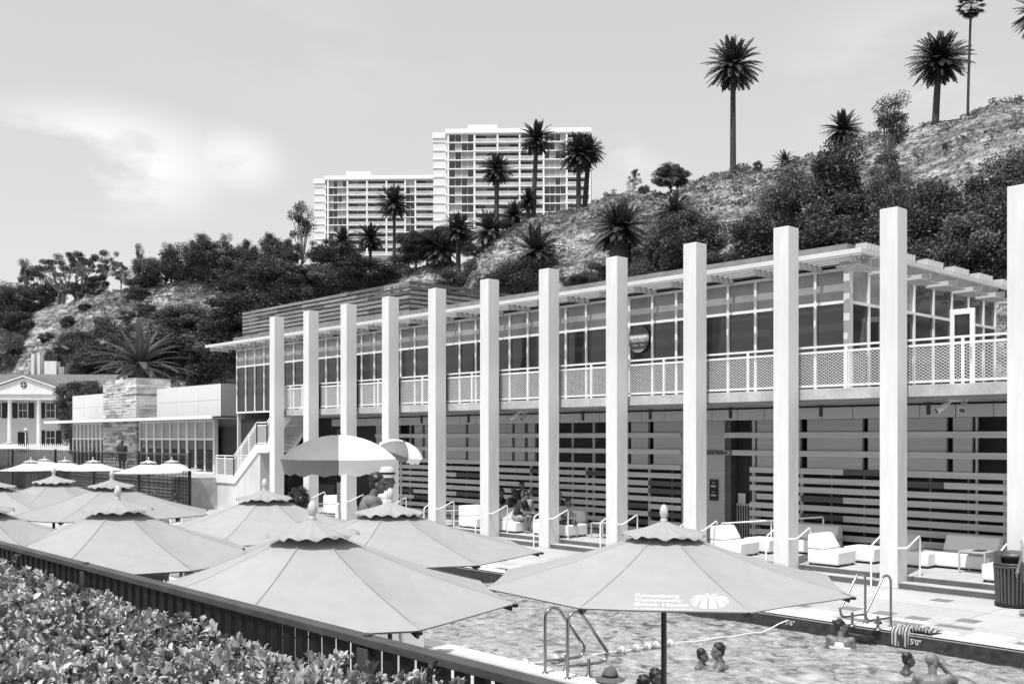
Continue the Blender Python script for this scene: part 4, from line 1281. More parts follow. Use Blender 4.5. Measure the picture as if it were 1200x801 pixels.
# fan palms
def fan_crown(seed):
    g = np.random.default_rng(seed); rr = random.Random(seed)
    Ps, As, Bs, Ls, Ws, Ss = [], [], [], [], [], []
    for i in range(46):
        az = i*2.39996; el = R(75 - 150*(i+.5)/46)
        d = Vector((math.cos(az)*math.cos(el), math.sin(az)*math.cos(el), math.sin(el)))
        side = Vector((-math.sin(az), math.cos(az), 0)); c0 = d*rr.uniform(.4, .6)
        Ps.append(c0*.5); As.append(d); Bs.append(side); Ls.append(c0.length); Ws.append(.03); Ss.append(.6)
        for k in range(13):
            a_ = R(-75 + 150*k/12)
            a = (d*math.cos(a_) + side*math.sin(a_) + Vector((0,0,-.25))).normalized(); l_ = .5*(1-.25*abs(math.sin(a_)))
            Ps.append(c0 + a*l_*.5); As.append(a); Bs.append(a.cross(side.cross(d)).normalized()); Ls.append(l_); Ws.append(.06); Ss.append(rr.uniform(.2, .7))
    arr = lambda q: np.array([tuple(v) for v in q])
    return leaf_mesh('crown', arr(Ps), arr(As), arr(Bs), np.array(Ls), np.array(Ws), np.array(Ss), LMD, fold=.1)
FC = fan_crown(4)
palm(1138,-1,15,131,'very thin tall palm with a bare pole trunk beside the bowed skyline palm',0,tw=.10,mesh=FC,group='tall skyline palms by the dry crest',bulge=False,lean=-4)
palm(1222,-2,30,112,'palm at the picture edge, only its frond tips showing, past the thin palm',1,tw=.4,group='tall skyline palms by the dry crest')

# ------------------------------------------------------------------ dry scrub on the slope (nobody could count it)
g = np.random.default_rng(21)
P_, S_, Z_ = [], [], []
cnt = 0
while cnt < 17000:
    x = g.uniform(-190, 25); yc, zc = crest(x); s = g.uniform(.05, 1.12)**.8; y = float(yc) - HW + s*HW
    dn = mnoise.noise(Vector((x*.06, y*.09, 2.0))) + .5*mnoise.noise(Vector((x*.2, y*.2, 8.0)))
    if dn < g.uniform(-.6, .45): continue
    z = hill_z(x, y); n_ = 12; r_ = g.uniform(.15, .6)
    q = unit(g.normal(size=(n_, 3))); q[:, 2] = np.abs(q[:, 2])*.75
    P_.append(q*r_*g.uniform(.4, 1, (n_, 1)) + np.array([x, y, z])); S_.append(np.clip(g.normal(.22 if g.random() < .55 else .7, .15, n_), 0, 1)); Z_.append(np.full(n_, r_))
    cnt += 1
P_ = np.concatenate(P_); S_ = np.concatenate(S_); Z_ = np.concatenate(Z_); n = len(P_)
A, B = rand_axes(n, g, .5)
me = leaf_mesh('scrub', P_, A, B, Z_*g.uniform(.5, 1.0, n), Z_*g.uniform(.15, .4, n), S_, LMS)
o = bpy.data.objects.new('scrub', me); col.objects.link(o); struct(o, 'stuff')

# ------------------------------------------------------------------ leafy hedge along the boardwalk
g = np.random.default_rng(5)
def hedge_top(x, y):
    return 2.37 + .03*max(0, min(1, (5.5-x)/4)) + .045*max(0, min(1, (x-6.0)/1.5)) + .08*mnoise.noise(Vector((x*1.3, y*1.6, 2))) + .07*mnoise.noise(Vector((x*4, y*4, 5)))
Ps, As, Bs, Ls, Ws, Ss = [], [], [], [], [], []
nros = 0
while nros < 23000:
    x = 8.9 - (g.uniform(0, 1)**1.25)*16; y = g.uniform(-20.5, -18.50)
    if x > 8.4 and y < -19.6: continue
    if math.hypot(x - CAM.x, y - CAM.y) < 1.0: continue
    # outside of the frame to the near side: thin it out
    top = hedge_top(x, y) - (.10 if y > -18.62 else 0)
    z = top - abs(g.normal(0, .15))
    base = np.array([x, y, z]); m = g.integers(6, 10)
    tw_ = unit(np.array([[g.normal(0, .45), g.normal(0, .45), 1.0]]))[0]
    u = unit(np.cross(tw_, g.normal(size=(1, 3))))[0]; v = np.cross(tw_, u)
    size = .030 + .043*g.uniform(0, 1)**1.6; sh0 = g.normal(.48, .26)
    for k in range(m):
        a = 2*math.pi*k*.618 + g.uniform(-.3, .3); f = k/m
        op = g.uniform(.35, 1.15)*(1.15-f*.8)
        dr = (u*math.cos(a) + v*math.sin(a))
        A_ = dr*math.sin(op) + tw_*math.cos(op); l_ = size*(1.05-.45*f)*g.uniform(.85, 1.15)
        Ps.append(base + tw_*size*.5*f + A_*l_*.5); As.append(A_); b_ = np.cross(A_, dr*math.cos(op) - tw_*math.sin(op)); Bs.append(b_/max(np.linalg.norm(b_), 1e-6)); Ls.append(l_); Ws.append(l_*g.uniform(.36, .50)); Ss.append(min(1, max(0, sh0 + g.normal(0, .14))))
    nros += 1
def blades(name, P, A, B, Ls, Ws, S, mat):
    """rounder leaves: eight outline points around a midrib, cupped and curling back at the tip"""
    n = len(P); Nn = np.cross(A, B)
    prof = [(-.5, 0, 0), (-.18, .36, .08), (.18, .5, .10), (.40, .30, .04), (.5, 0, -.08)]
    V = []
    def q(t, w, h): return P + A*(Ls*t)[:, None] + B*(Ws*w)[:, None] + Nn*(Ls*h)[:, None]
    V.append(q(-.5, 0, 0)); V.append(q(-.15, 0, -.02)); V.append(q(.2, 0, -.03)); V.append(q(.5, 0, -.12))
    for sg in (-1, 1):
        V.append(q(-.2, .38*sg, .07)); V.append(q(.14, .5*sg, .075)); V.append(q(.38, .33*sg, 0))
    V = np.stack(V, 1).reshape(-1, 3)
    f = [(0,1,4),(1,2,5,4),(2,3,6,5),(0,7,1),(1,7,8,2),(2,8,9,3)]
    faces = []
    me = bpy.data.meshes.new(name)
    lt = np.array([len(t) for t in f]); flat = np.concatenate([np.array(t) for t in f])
    loops = (flat[None, :] + (np.arange(n)*10)[:, None]).ravel()
    tot = np.tile(lt, n); st_ = np.concatenate([[0], np.cumsum(tot)[:-1]])
    me.vertices.add(10*n); me.vertices.foreach_set('co', V.astype(np.float32).ravel())
    me.loops.add(len(loops)); me.loops.foreach_set('vertex_index', loops.astype(np.int32))
    me.polygons.add(len(tot)); me.polygons.foreach_set('loop_start', st_.astype(np.int32)); me.polygons.foreach_set('loop_total', tot.astype(np.int32))
    me.polygons.foreach_set('use_smooth', np.ones(len(tot), bool))
    me.update(calc_edges=True)
    at = me.attributes.new('shade', 'FLOAT', 'POINT'); at.data.foreach_set('value', np.repeat(S, 10).astype(np.float32))
    me.materials.append(mat); return me
hd = thing('hedge', 'dense leafy hedge in front of the dark rail fence', 'hedge', (4, -19.4, 1.4))
off = np.array([4, -19.4, 1.4])
part('foliage', blades('foliage', np.array(Ps)-off, np.array(As), np.array(Bs), np.array(Ls), np.array(Ws), np.array(Ss), LMH), hd)
mb = MB((4, -19.4, 1.4)); rr = random.Random(8)
for i in range(260):
    x, y = rr.uniform(-5, 8.6), rr.uniform(-20.4, -18.6); z = hedge_top(x, y)
    mb.tube([(x, y, 1.4), (x+rr.uniform(-.1,.1), y+rr.uniform(-.05,.05), 1.8), (x+rr.uniform(-.2,.2), max(min(y+rr.uniform(-.15,.15), -18.56), -20.5), z-.1)], [.012, .009, .004], 5)
mb.build('stem', W['bark'], hd, smooth=60, recalc=False)
# ================================================================== umbrellas
R0 = 1.37
def canopy_z(r, rise=.41, rr_=R0):
    q = r/rr_; return rise*(1 - q) + .03*math.sin(math.pi*min(q, 1))*0 - .035*math.sin(math.pi*min(q, 1))
def make_canopy(mat, rise=.41, seed=0):
    """eight panels pulled tight between the ribs, slightly hollow, with a folded hem"""
    mb = MB(); NR, NS = 12, 8
    rr = random.Random(seed)
    for k in range(8):
        a0 = R(22.5 + 45*k); a1 = a0 + R(45)
        sag = rr.uniform(.012, .022)
        grid = []
        for i in range(NR+1):
            q = .03 + .97*i/NR
            p0 = Vector((math.cos(a0), math.sin(a0), 0))*R0*q; p1 = Vector((math.cos(a1), math.sin(a1), 0))*R0*q
            row = []
            for j in range(NS+1):
                t = j/NS; p = p0.lerp(p1, t)
                z = canopy_z(R0*q, rise) - sag*4*t*(1-t)*q*math.sin(math.pi*min(1, q*.9))
                z += .004*mnoise.noise(Vector((p.x*2.2, p.y*2.2, seed + k)))*q
                if i == NR:
                    ctr = (p0+p1)/2; p = p + (Vector((0,0,0))-ctr).normalized()*.020*4*t*(1-t)
                row.append((p.x, p.y, z))
            grid.append(row)
        grid.append([(x*.985, y*.985, z-.012) for x, y, z in grid[-1]])
        vs_ = [p for row in grid for p in row]; w_ = NS+1
        mb.add(vs_, [(i*w_+j, (i+1)*w_+j, (i+1)*w_+j+1, i*w_+j+1) for i in range(NR+1) for j in range(NS)])
    me = mb.mesh('canopy', mat, smooth=180, recalc=True)
    bm = bmesh.new(); bm.from_mesh(me); bmesh.ops.remove_doubles(bm, verts=bm.verts, dist=.0015)
    for e in bm.edges:
        if len(e.link_faces) == 2 and e.calc_face_angle(0) > R(6.5): e.smooth = False
    bm.to_mesh(me); bm.free()
    me.polygons.foreach_set('use_smooth', [True]*len(me.polygons))
    return me
def make_cap(mat, rise=.41, seed=0):
    """vent cap: gathered at the finial, with a wavy scalloped hem"""
    mb = MB(); n = 96; rr = random.Random(seed); ph = rr.uniform(0, 6)
    prof = [(.034, .100), (.07, .082), (.13, .058), (.19, .040), (.25, .026), (.30, .014)]
    rows = []
    for r, z in prof:
        row = []
        for j in range(n):
            a = 2*math.pi*j/n; q = (r-.03)/.275
            w_ = math.cos(8*a + math.pi) ; fold = math.sin(13*a + ph + 1.5*math.sin(2*a))*.6 + .5*math.sin(5*a + ph*2)
            zz = z + .007*q*q*w_ + .016*q*(1.2-q)*fold + .010*q*q*mnoise.noise(Vector((math.cos(a)*3, math.sin(a)*3, ph)))
            rad = r*(1 + .03*w_*q + .03*fold*q)
            row.append((rad*math.cos(a), rad*math.sin(a), rise - .066 + zz))
        rows.append(row)
    rows.append([(x*1.02, y*1.02, z-.014 - .010*math.sin(j*8*2*math.pi/n*2 + 1)) for j, (x, y, z) in enumerate(rows[-1])])
    vs_ = [p for row in rows for p in row]
    mb.add(vs_, [(i*n+j, (i+1)*n+j, (i+1)*n+(j+1)%n, i*n+(j+1)%n) for i in range(len(rows)-1) for j in range(n)])
    return mb.mesh('vent_cap', mat, smooth=60)
UM = {}
def umbrella_parts(key, mat):
    rise = .41
    d = {}
    d['canopy'] = [make_canopy(mat, rise, s) for s in (1, 2, 3)]
    d['cap'] = [make_cap(mat, rise, s) for s in (4, 5, 6)]
    mb = MB()
    for k in range(8):
        a = R(22.5+45*k); c, s = math.cos(a), math.sin(a)
        mb.bar((c*.06, s*.06, canopy_z(.06)+.002), (c*R0*.5, s*R0*.5, canopy_z(R0*.5)+.002), .004, .0016)
        mb.bar((c*R0*.5, s*R0*.5, canopy_z(R0*.5)+.002), (c*R0*.998, s*R0*.998, canopy_z(R0)+.002), .004, .0016)
    d['seam'] = mb.mesh('seam', mat)
    mb = MB(); mb.lathe([(.020, 0), (.028, .006), (.028, .024), (.019, .030), (.030, .055), (.032, .082), (.026, .112), (.013, .132), (.003, .137)], (0, 0, rise+.028), 18)
    d['finial'] = mb.mesh('finial', W['finial'], smooth=50)
    mb = MB()
    mb.bar((.03, 0, rise-.09), (R0*.985, 0, canopy_z(R0)-.03), .018, .026)
    mb.bar((.03, 0, -.12), (R0*.5, 0, canopy_z(R0*.5)-.05), .014, .018)
    d['rib'] = mb.mesh('rib', W['darkmetal'])
    mb = MB(); mb.ball((R0*1.0, 0, canopy_z(R0)-.012), (.022, .014, .012), 8, 5); d['tip'] = mb.mesh('rib_tip', W['blackmetal'], smooth=60)
    return d
def umbrella(px, D, ztop, label, key='fabric', yawoff=0, cat='umbrella', group='grey canvas umbrellas on the near deck', near=True, size=1., base=0., v=0, diff=.6):
    if key not in UM: UM[key] = umbrella_parts(key, W[key])
    d = UM[key]
    p = pt(px, HOR, D)
    view = math.atan2(CAM.y - p.y, CAM.x - p.x)
    zr = ztop - diff*size - base; zs = (diff - .165)/.41*size          # rim level above base
    t = thing('umbrella', label, cat, (p.x, p.y, base), view + R(yawoff), group)
    par = dict(loc=(0, 0, zr), scale=(size, size, zs)); pf_ = dict(loc=(0, 0, zr + .41*(zs-size)), scale=(size,)*3)
    cn = part('canopy', d['canopy'][v % 3], t, **par); part('vent_cap', d['cap'][v % 3], t, **pf_)
    part('seam', d['seam'], cn)
    part('finial', d['finial'], t, **pf_)
    for k in range(8):
        rb = part('rib', d['rib'], t, (0, 0, zr), (0, 0, R(22.5+45*k)), (size, size, zs))
        part('rib_tip', d['tip'], rb)
    mb = MB(); mb.tube([(0, 0, .06), (0, 0, zr+.42*zs)], .021, 14); mb.build('pole', W['darkmetal'], t, smooth=50)
    mb = MB(); mb.lathe([(.30, 0), (.30, .05), (.27, .075), (.05, .09), (.05, .30), (.03, .31)], n=28); mb.build('base', W['darkmetal'], t, smooth=40)
    return t, zr, cn
from mathutils.bvhtree import BVHTree
def canopy_logo(t, cn, phi, side=0., sc=1.0, fan=True):
    """printed lettering and emblem laid on the cloth near the hem of the panel whose middle is at angle phi"""
    tree_ = BVHTree.FromPolygons([v.co for v in cn.data.vertices], [tuple(p.vertices) for p in cn.data.polygons])
    m = R0*math.cos(R(22.5)); cs, sn = math.cos(phi), math.sin(phi)
    slope = math.atan2(.41, m)
    def drape(me, x0, y0, nm):
        bm = bmesh.new(); bm.from_mesh(me)
        for v in bm.verts:
            u = m - (v.co.y + y0)*math.cos(slope); w = v.co.x + x0; lift = v.co.z
            q = Vector((u*cs - w*sn, u*sn + w*cs, 0))
            h = tree_.ray_cast(Vector((q.x, q.y, 2)), Vector((0, 0, -1)))[0]
            v.co = Vector((q.x, q.y, (h.z if h else .05) + .0022 + lift))
        bm.to_mesh(me); bm.free()
        o = part(nm, me, cn); return o
    rows = [('Annenberg', .236, .074), ('Community', .162, .074), ('Beach House', .088, .074), ('AT SANTA MONICA STATE BEACH', .034, .027)]
    for s_, y, sz in rows:
        me = text_mesh(s_, sz*sc, .0012 if sz > .05 else .0002, .0, .86, 'LEFT', 1.0); me.materials.append(W['print'])
        drape(me, -.185*sc + side, y*sc, 'lettering')
    if fan:
        mb = MB(); a_, b_ = .122*sc, .125*sc
        hub = Vector((.008*sc, .076*sc, 0))
        def arc(th, q):
            e = Vector((math.cos(th)*a_, math.sin(th)*b_, 0)); c_ = Vector((e.x*.62, max(hub.y, e.y) + .018*sc, 0))
            return hub*(1-q)**2 + c_*2*q*(1-q) + e*q*q
        for th in (62, 22, -14, -48, -80, -112, -146, -180, 140, 102):
            w0 = 11 if -150 < th < 30 else 8
            L1 = [arc(R(th-w0), .14+.86*i/7) for i in range(8)]; L2 = [arc(R(th+w0), .14+.86*i/7) for i in range(8)]
            mb.add(L1 + L2, [(i, i+1, 9+i, 8+i) for i in range(7)])
        me = mb.mesh('emblem', W['print'], recalc=False)
        drape(me, .285*sc + side, .175*sc, 'emblem')
fg = [
 (778, 7.44, 2.80, 'grey canvas umbrella with white lettering and a fan emblem, over the pool ladder', 0),
 (366, 6.65, 2.88, 'largest grey canvas umbrella, its hem touching the dark rail fence above the hedge', 1),
 (457, 8.95, 2.845, 'grey canvas umbrella in front of the lifeguard, overlapping the pool corner', 2),
 (310, 11.1, 2.84, 'grey canvas umbrella in front of the column row and the pole of the lifeguard umbrella', 0),
 (138, 9.1, 2.86, 'grey canvas umbrella with a wide wavy cap above the dark fence posts', 1),
 (-26, 9.0, 2.86, 'grey canvas umbrella with a scrap of white lettering cut by the picture edge', 2),
 (131, 13.8, 2.84, 'grey canvas umbrella directly behind the wide wavy capped one', 0),
 (63, 15.2, 2.84, 'grey canvas umbrella behind the others, under the white umbrellas of the far deck', 1),
 (-8, 14.5, 2.80, 'grey canvas umbrella mostly out of view beside the house end of the deck', 2)]
for i, (px, D, zt, lab, v) in enumerate(fg):
    t, zr, cn = umbrella(px, D, zt, lab, 'fabric', v=v, yawoff=(0, 3, 8, 4, 2, 0, -4, 3, 6)[i], diff=(.575, .655, .555, .60, .65, .62, .60, .60, .60)[i])
    if i == 0: canopy_logo(t, cn, 0, .0, 1.0)
    if i == 1: canopy_logo(t, cn, R(-90), 0, 1.0)
    if i == 4: canopy_logo(t, cn, R(-45), .0, 1.0)
    if i == 5: canopy_logo(t, cn, R(45), .0, 1.0)
for i, (px, D, lab) in enumerate([(174, 38, 'pale umbrella in front of the bar fence, nearest the stair but one'), (201, 45, 'pale umbrella touching the stair landing, partly behind another'),
        (109, 45, 'pale umbrella below the end of the long glass front of the pavilion'), (76, 49, 'pale umbrella between two others below the dark leafy tree'),
        (36, 45, 'pale umbrella below the colonial house portico'), (52, 56, 'small far pale umbrella half hidden behind the one below the portico')]):
    umbrella(px, D, 3.3-(23 if D < 50 else 22)/FPX*D, lab, 'fabric_pale', v=i, group='pale umbrellas on the far deck', yawoff=i*11)
umbrella(10, 62, 3.3-3/FPX*62, 'white umbrella on the raised terrace in front of the colonial house', 'fabric_pale', v=1, group='pale umbrellas on the far deck', base=1.42, size=.9)

# lifeguard umbrellas: domed, alternate white and grey gores with a hanging valance
W['gore_white'] = M('white_vinyl_gore', .84, .55, .02, 2)
W['gore_grey'] = M('grey_vinyl_gore', .16, .55, .1, 3)
def dome_umbrella(px, D, pytop, wid, label, tilt=(0, 0), turn=0, base=0., rim=None):
    p = pt(px, HOR, D); zt = 3.3+(HOR-pytop)*D/FPX
    r_ = wid/2; rise = r_*.42
    t = thing('lifeguard_umbrella', label, 'umbrella', (p.x, p.y, base), 0, 'two tone lifeguard umbrellas')
    view = math.atan2(CAM.y - p.y, CAM.x - p.x)
    c = Vector((0, 0, zt - base - rise - .03))
    mb = MB(); NG = 4
    for k in range(NG):
        mi = k % 2
        a0 = view + turn + 2*math.pi*k/NG; a1 = a0 + 2*math.pi/NG
        rows = []
        for i in range(9):
            q = i/8; th = q*R(50)
            rr_ = math.sin(th)/math.sin(R(50)); zz = (math.cos(th)-math.cos(R(50)))/(1-math.cos(R(50)))
            rows.append([Vector((math.cos(a0+(a1-a0)*j/12)*rr_*r_*(1-.03*abs(math.sin(math.pi*j/6))), math.sin(a0+(a1-a0)*j/12)*rr_*r_*(1-.03*abs(math.sin(math.pi*j/6))), zz*rise)) for j in range(13)])
        rows.append([Vector((v.x*.965, v.y*.965, v.z - r_*.12 + .012*math.sin(j*2.1+k))) for j, v in enumerate(rows[-1])])
        rows.append([Vector((v.x*.97, v.y*.97, v.z - r_*.14 + .015*math.sin(j*1.7+k*2))) for j, v in enumerate(rows[-1])])
        vs_ = [v for row in rows for v in row]
        mb.add(vs_, [(i*13+j, (i+1)*13+j, (i+1)*13+j+1, i*13+j+1) for i in range(len(rows)-1) for j in range(12)], mi)
    cn = mb.build('canopy', [W['gore_white'], W['gore_grey']], t, smooth=50)
    cn.location = c; cn.rotation_euler = (tilt[0], tilt[1], 0)
    mb = MB(); mb.lathe([(.03, 0), (.035, .02), (.02, .05), (.028, .07), (.004, .09)], (0, 0, rise), 12); fn = mb.build('finial', W['blackmetal'], cn, smooth=50)
    mb = MB()
    for k in range(NG):
        a = view + turn + 2*math.pi*k/NG
        mb.bar((math.cos(a)*.03, math.sin(a)*.03, -r_*.1), (math.cos(a)*r_*.6, math.sin(a)*r_*.6, rise*.5), .012, .012)
    mb.build('strut', W['metalwhite'], cn)
    mb = MB(); mb.tube([(0, 0, 0), (0, 0, c.z+rise)], .028, 12); mb.build('pole', W['pole'], t, smooth=50)
    mb = MB(); mb.tube([(0, 0, c.z-.35), (0, 0, c.z+.02)], .034, 12); mb.build('collar', W['blackmetal'], t, smooth=50)
    return t
W['pole'] = M('anodised_pole', .45, .3, metal=.7)
dome_umbrella(397, 15.0, 507, 1.72, 'large domed umbrella of grey and white gores above the lifeguard', turn=R(0))
dome_umbrella(470, 30.0, 515, 1.42, 'small tilted white and grey umbrella against a column past the lifeguard', tilt=(R(-8), R(20)), turn=R(20))

# ================================================================== loungers, tables, bin
def lounge_chair(label, loc, rz, group='white lounge seats on the terrace', w=.95, wide=.85, back=True):
    t = thing('lounge_seat', label, 'lounge seat', loc, rz, group)
    y0, y1 = -wide/2, wide/2
    mb = MB()
    mb.prism([(.0, y0, .05), (w, y0, .05), (w, y0, .36), (.40, y0, .38), (0, y0, .38)] if back else [(0, y0, .05), (w, y0, .05), (w, y0, .38), (0, y0, .38)], (0, wide, 0))
    mb.build('seat', W['sofa'], t, bevel=.035, smooth=40)
    if back:
        mb = MB(); mb.prism([(-.02, y0+.003, .385), (.42, y0+.003, .385), (.20, y0+.003, .74), (.0, y0+.003, .74)], (0, wide-.006, 0)); mb.build('backrest', W['sofa'], t, bevel=.04, smooth=40)
    mb = MB()
    for x in (.06, w-.06):
        for y in (y0+.06, y1-.06): mb = MB(); mb.box(x-.025, x+.025, y-.025, y+.025, 0, .05); mb.build('foot', W['blackmetal'], t)
    return t
gx = lambda px, y: ony(px, y).x
lounge_chair('white high backed lounge seat in full sun at the top of the steps', (gx(957, .95)-.02, .98, TZ), 0, w=.8)
lounge_chair('white low lounge seat without back, right behind the sunlit high backed one', (gx(1012, 1.9)-.45, 2.15, TZ), 0, back=False, w=.8)
lounge_chair('pale shaded lounge seat against the slats behind the sunlit one', (gx(968, 3.0)-.1, 3.15, TZ), R(-90), w=.8, wide=1.0)
lounge_chair('pale shaded lounge seat against the slats beside the dark post', (gx(945, 3.0)-.35, 3.15, TZ), R(-90), w=.8, wide=.8)
lounge_chair('white sunlit lounge seat below the entrance ramp rail', (gx(838, .95)+.1, 1.0, TZ), 0)
lounge_chair('low pale seat block beside the lounger below the ramp rail', (gx(890, 2.0)-.3, 2.1, TZ), 0, back=False, w=.8)
lounge_chair('grey shaded lounge seat tucked behind the column next to the end bay', (gx(1068, 2.3)-.25, 2.3, TZ), 0, w=.85)
lounge_chair('pale shaded lounge seat with a small metal table in front of it', (gx(1142, 3.0), 3.1, TZ), R(-90), wide=1.25, w=.85)
lounge_chair('white sunlit seat block half hidden by the slatted bin', (gx(1160, 1.0)-.05, 1.1, TZ), 0, back=False)
lounge_chair('white lounge seat of the man with bent head', (gx(588, 1.0), 1.1, TZ), 0, w=1.0)
lounge_chair('white seat block by the column, shared by the man with bent head', (gx(622, 1.2)-.45, 2.05, TZ), 0, back=False)
lounge_chair('long pale lounge seat of the pair beside the column', (gx(655, 1.3)+.05, 1.75, TZ), R(-90), back=False, w=.9, wide=1.5)
lounge_chair('pale lounge seat with back, end piece beside the small table', (gx(676, 1.9)-.15, 2.1, TZ), R(-90), w=.8, wide=.7)
lounge_chair('white lounge back seen past the sixth column', (gx(543, 1.0), 1.2, TZ), 0)
lounge_chair('white lounge back seen past the pole of the lifeguard umbrella', (gx(384, .8), 1.0, TZ), 0, w=1.2)
def side_table(label, loc, s=.5, h=.46):
    t = thing('side_table', label, 'table', loc, 0, 'small square tables on the terrace')
    mb = MB(); mb.box(-s/2, s/2, -s/2, s/2, h-.03, h); mb.build('tabletop', W['slatlight'], t, bevel=.004)
    for x in (-1, 1):
        for y in (-1, 1):
            mb = MB(); mb.box(x*(s/2-.02)-.018, x*(s/2-.02)+.018, y*(s/2-.02)-.018, y*(s/2-.02)+.018, 0, h-.031); mb.build('leg', W['slatlight'], t)
    return t
side_table('small square metal table in front of the shaded seat by the bin', (gx(1144, 2.0), 2.05, TZ), .6, .5)
side_table('small square table at the end of the long pale lounge seat', (gx(703, 1.6), 1.7, TZ))
side_table('small square table between the canopy edge and the white lounge back', (gx(531, 1.7), 1.7, TZ))
mb = MB(); mb.box(-.11, .11, -.15, .15, 0, .015); 
tag(mb.build('magazine', W['darkmetal'], None, loc=(gx(1147, 2.0), 2.05, TZ+.502)), 'dark magazine lying on the small metal table by the bin', 'magazine')

q = onz(1191, 703, 0)
bn = thing('litter_bin', 'dark round slatted litter bin with a hooded lid on the pool deck', 'litter bin', (gx(1188, -.42), -.42, 0))
br_ = .335
mb = MB(); mb.lathe([(br_-.05, .02), (br_-.02, .7)], n=36); mb.lathe([(br_-.015, .01), (br_+.01, .02), (br_+.01, .07), (br_-.01, .08)], n=36); mb.build('body', W['blackmetal'], bn, smooth=40)
mb = MB()
for k in range(30):
    a = 2*math.pi*k/30
    c, s = math.cos(a), math.sin(a)
    mb.bar((c*(br_-.02), s*(br_-.02), .07), (c*br_*1.04, s*br_*1.04, .76), .045, .022, up=(c, s, 0))
mb.build('slat', W['binslat'], bn)
mb = MB(); mb.lathe([(br_+.0, .75), (br_+.03, .76), (br_+.04, .80), (br_+.035, .81)], n=40); mb.build('rim', W['binslat'], bn, smooth=40)
# hood with a wide opening
mb = MB(); n = 64; hood = []
view = math.atan2(CAM.y - bn.location.y, CAM.x - bn.location.x)
rows_ = [(br_+.02, .81), (br_+.03, .86), (br_+.035, .98), (br_+.045, 1.02), (br_+.02, 1.05), (.2, 1.075), (.01, 1.08)]
vs_ = []; 
for r, z in rows_:
    for j in range(n): a = 2*math.pi*j/n; vs_.append((r*math.cos(a), r*math.sin(a), z))
fs = []
for i in range(len(rows_)-1):
    for j in range(n):
        a = 2*math.pi*(j+.5)/n
        dv = abs((a - view + math.pi - R(12)) % (2*math.pi) - math.pi)
        if i == 1 and dv < R(52): continue
        fs.append((i*n+j, i*n+(j+1)%n, (i+1)*n+(j+1)%n, (i+1)*n+j))
mb.add(vs_, fs); hd_ = mb.build('hood', W['binslat'], bn, smooth=40, recalc=False)
s_ = hd_.modifiers.new('t', 'SOLIDIFY'); s_.thickness = .02
mb = MB(); mb.lathe([(br_-.06, .78), (br_-.05, .99)], n=30); mb.build('liner', W['darker'], bn)

# ================================================================== pool ladders, lane rope, towel
def ladder(a, b, dirv, label, h=.98):
    """two bent grab rails standing on the deck at a and b and dipping toward the water along dirv"""
    a, b, d = Vector(a), Vector(b), Vector(dirv).normalized()
    t = thing('pool_ladder', label, 'pool ladder', a.lerp(b, .5))
    o_ = t.location
    for p in (a, b):
        mb = MB(o_)
        pts = [p, p+Vector((0,0,h*.78))]
        for k in range(1, 8):
            an = R(180 - k*22.5*.93); pts.append(p + d*(.13+.13*math.cos(an)) + Vector((0,0,h*.80+.13*math.sin(an))))
        e = p + d*.62 + Vector((0,0,h*.36)); pts.append(e)
        for k in range(1, 7):
            an = R(35 - k*20.8); pts.append(p + d*(.53+.12*math.cos(an)) + Vector((0,0,h*.30+.12*math.sin(an))))
        pts += [p + d*.40 + Vector((0,0,h*.30-.12)), p + Vector((0,0,h*.30-.12))]
        mb.tube(pts, .022, 12); rl = mb.build('grab_rail', W['steel'], t, smooth=60)
        mb = MB(o_); mb.tube([p + d*.34 + Vector((0,0,.0)), p + d*.34 + Vector((0,0,h*.24))], .026, 12); mb.tube([p + d*.34 + Vector((0,0,h*.15)), p + d*.34 + Vector((0,0,h*.19))], .034, 12); mb.build('anchor_post', W['steel'], rl, smooth=50)
        mb = MB(o_)
        for r_ in (p, p + d*.34): mb.lathe([(.055, 0), (.05, .015), (.03, .03)], r_, 16)
        mb.build('flange', W['steel'], rl, smooth=50)
    mb = MB(o_)
    for z in (-.12, -.40):
        mb = MB(o_); mb.bar(a + d*.40 + Vector((0,0,z)), b + d*.40 + Vector((0,0,z)), .08, .03); mb.build('tread', W['steel'], t)
    return t
a = onz(665, 790, 0); b = onz(690, 800, 0)
a = onz(640, 778, 0); b = onz(664, 798, 0)
y_ = PY0-.26
xa = ony(640, y_).x
ladder((xa-.02, y_, 0), (ony(664, y_).x+.02, y_, 0), (.25, 1, 0), 'steel pool ladder with two looped rails by the man in the hat')
y_ = PY1+.26
ladder((ony(1014, y_).x, y_, 0), (ony(1044, y_).x, y_, 0), (-.2, -1, 0), 'steel pool ladder with two looped rails between the sunlit lounge seat and the swimmers')
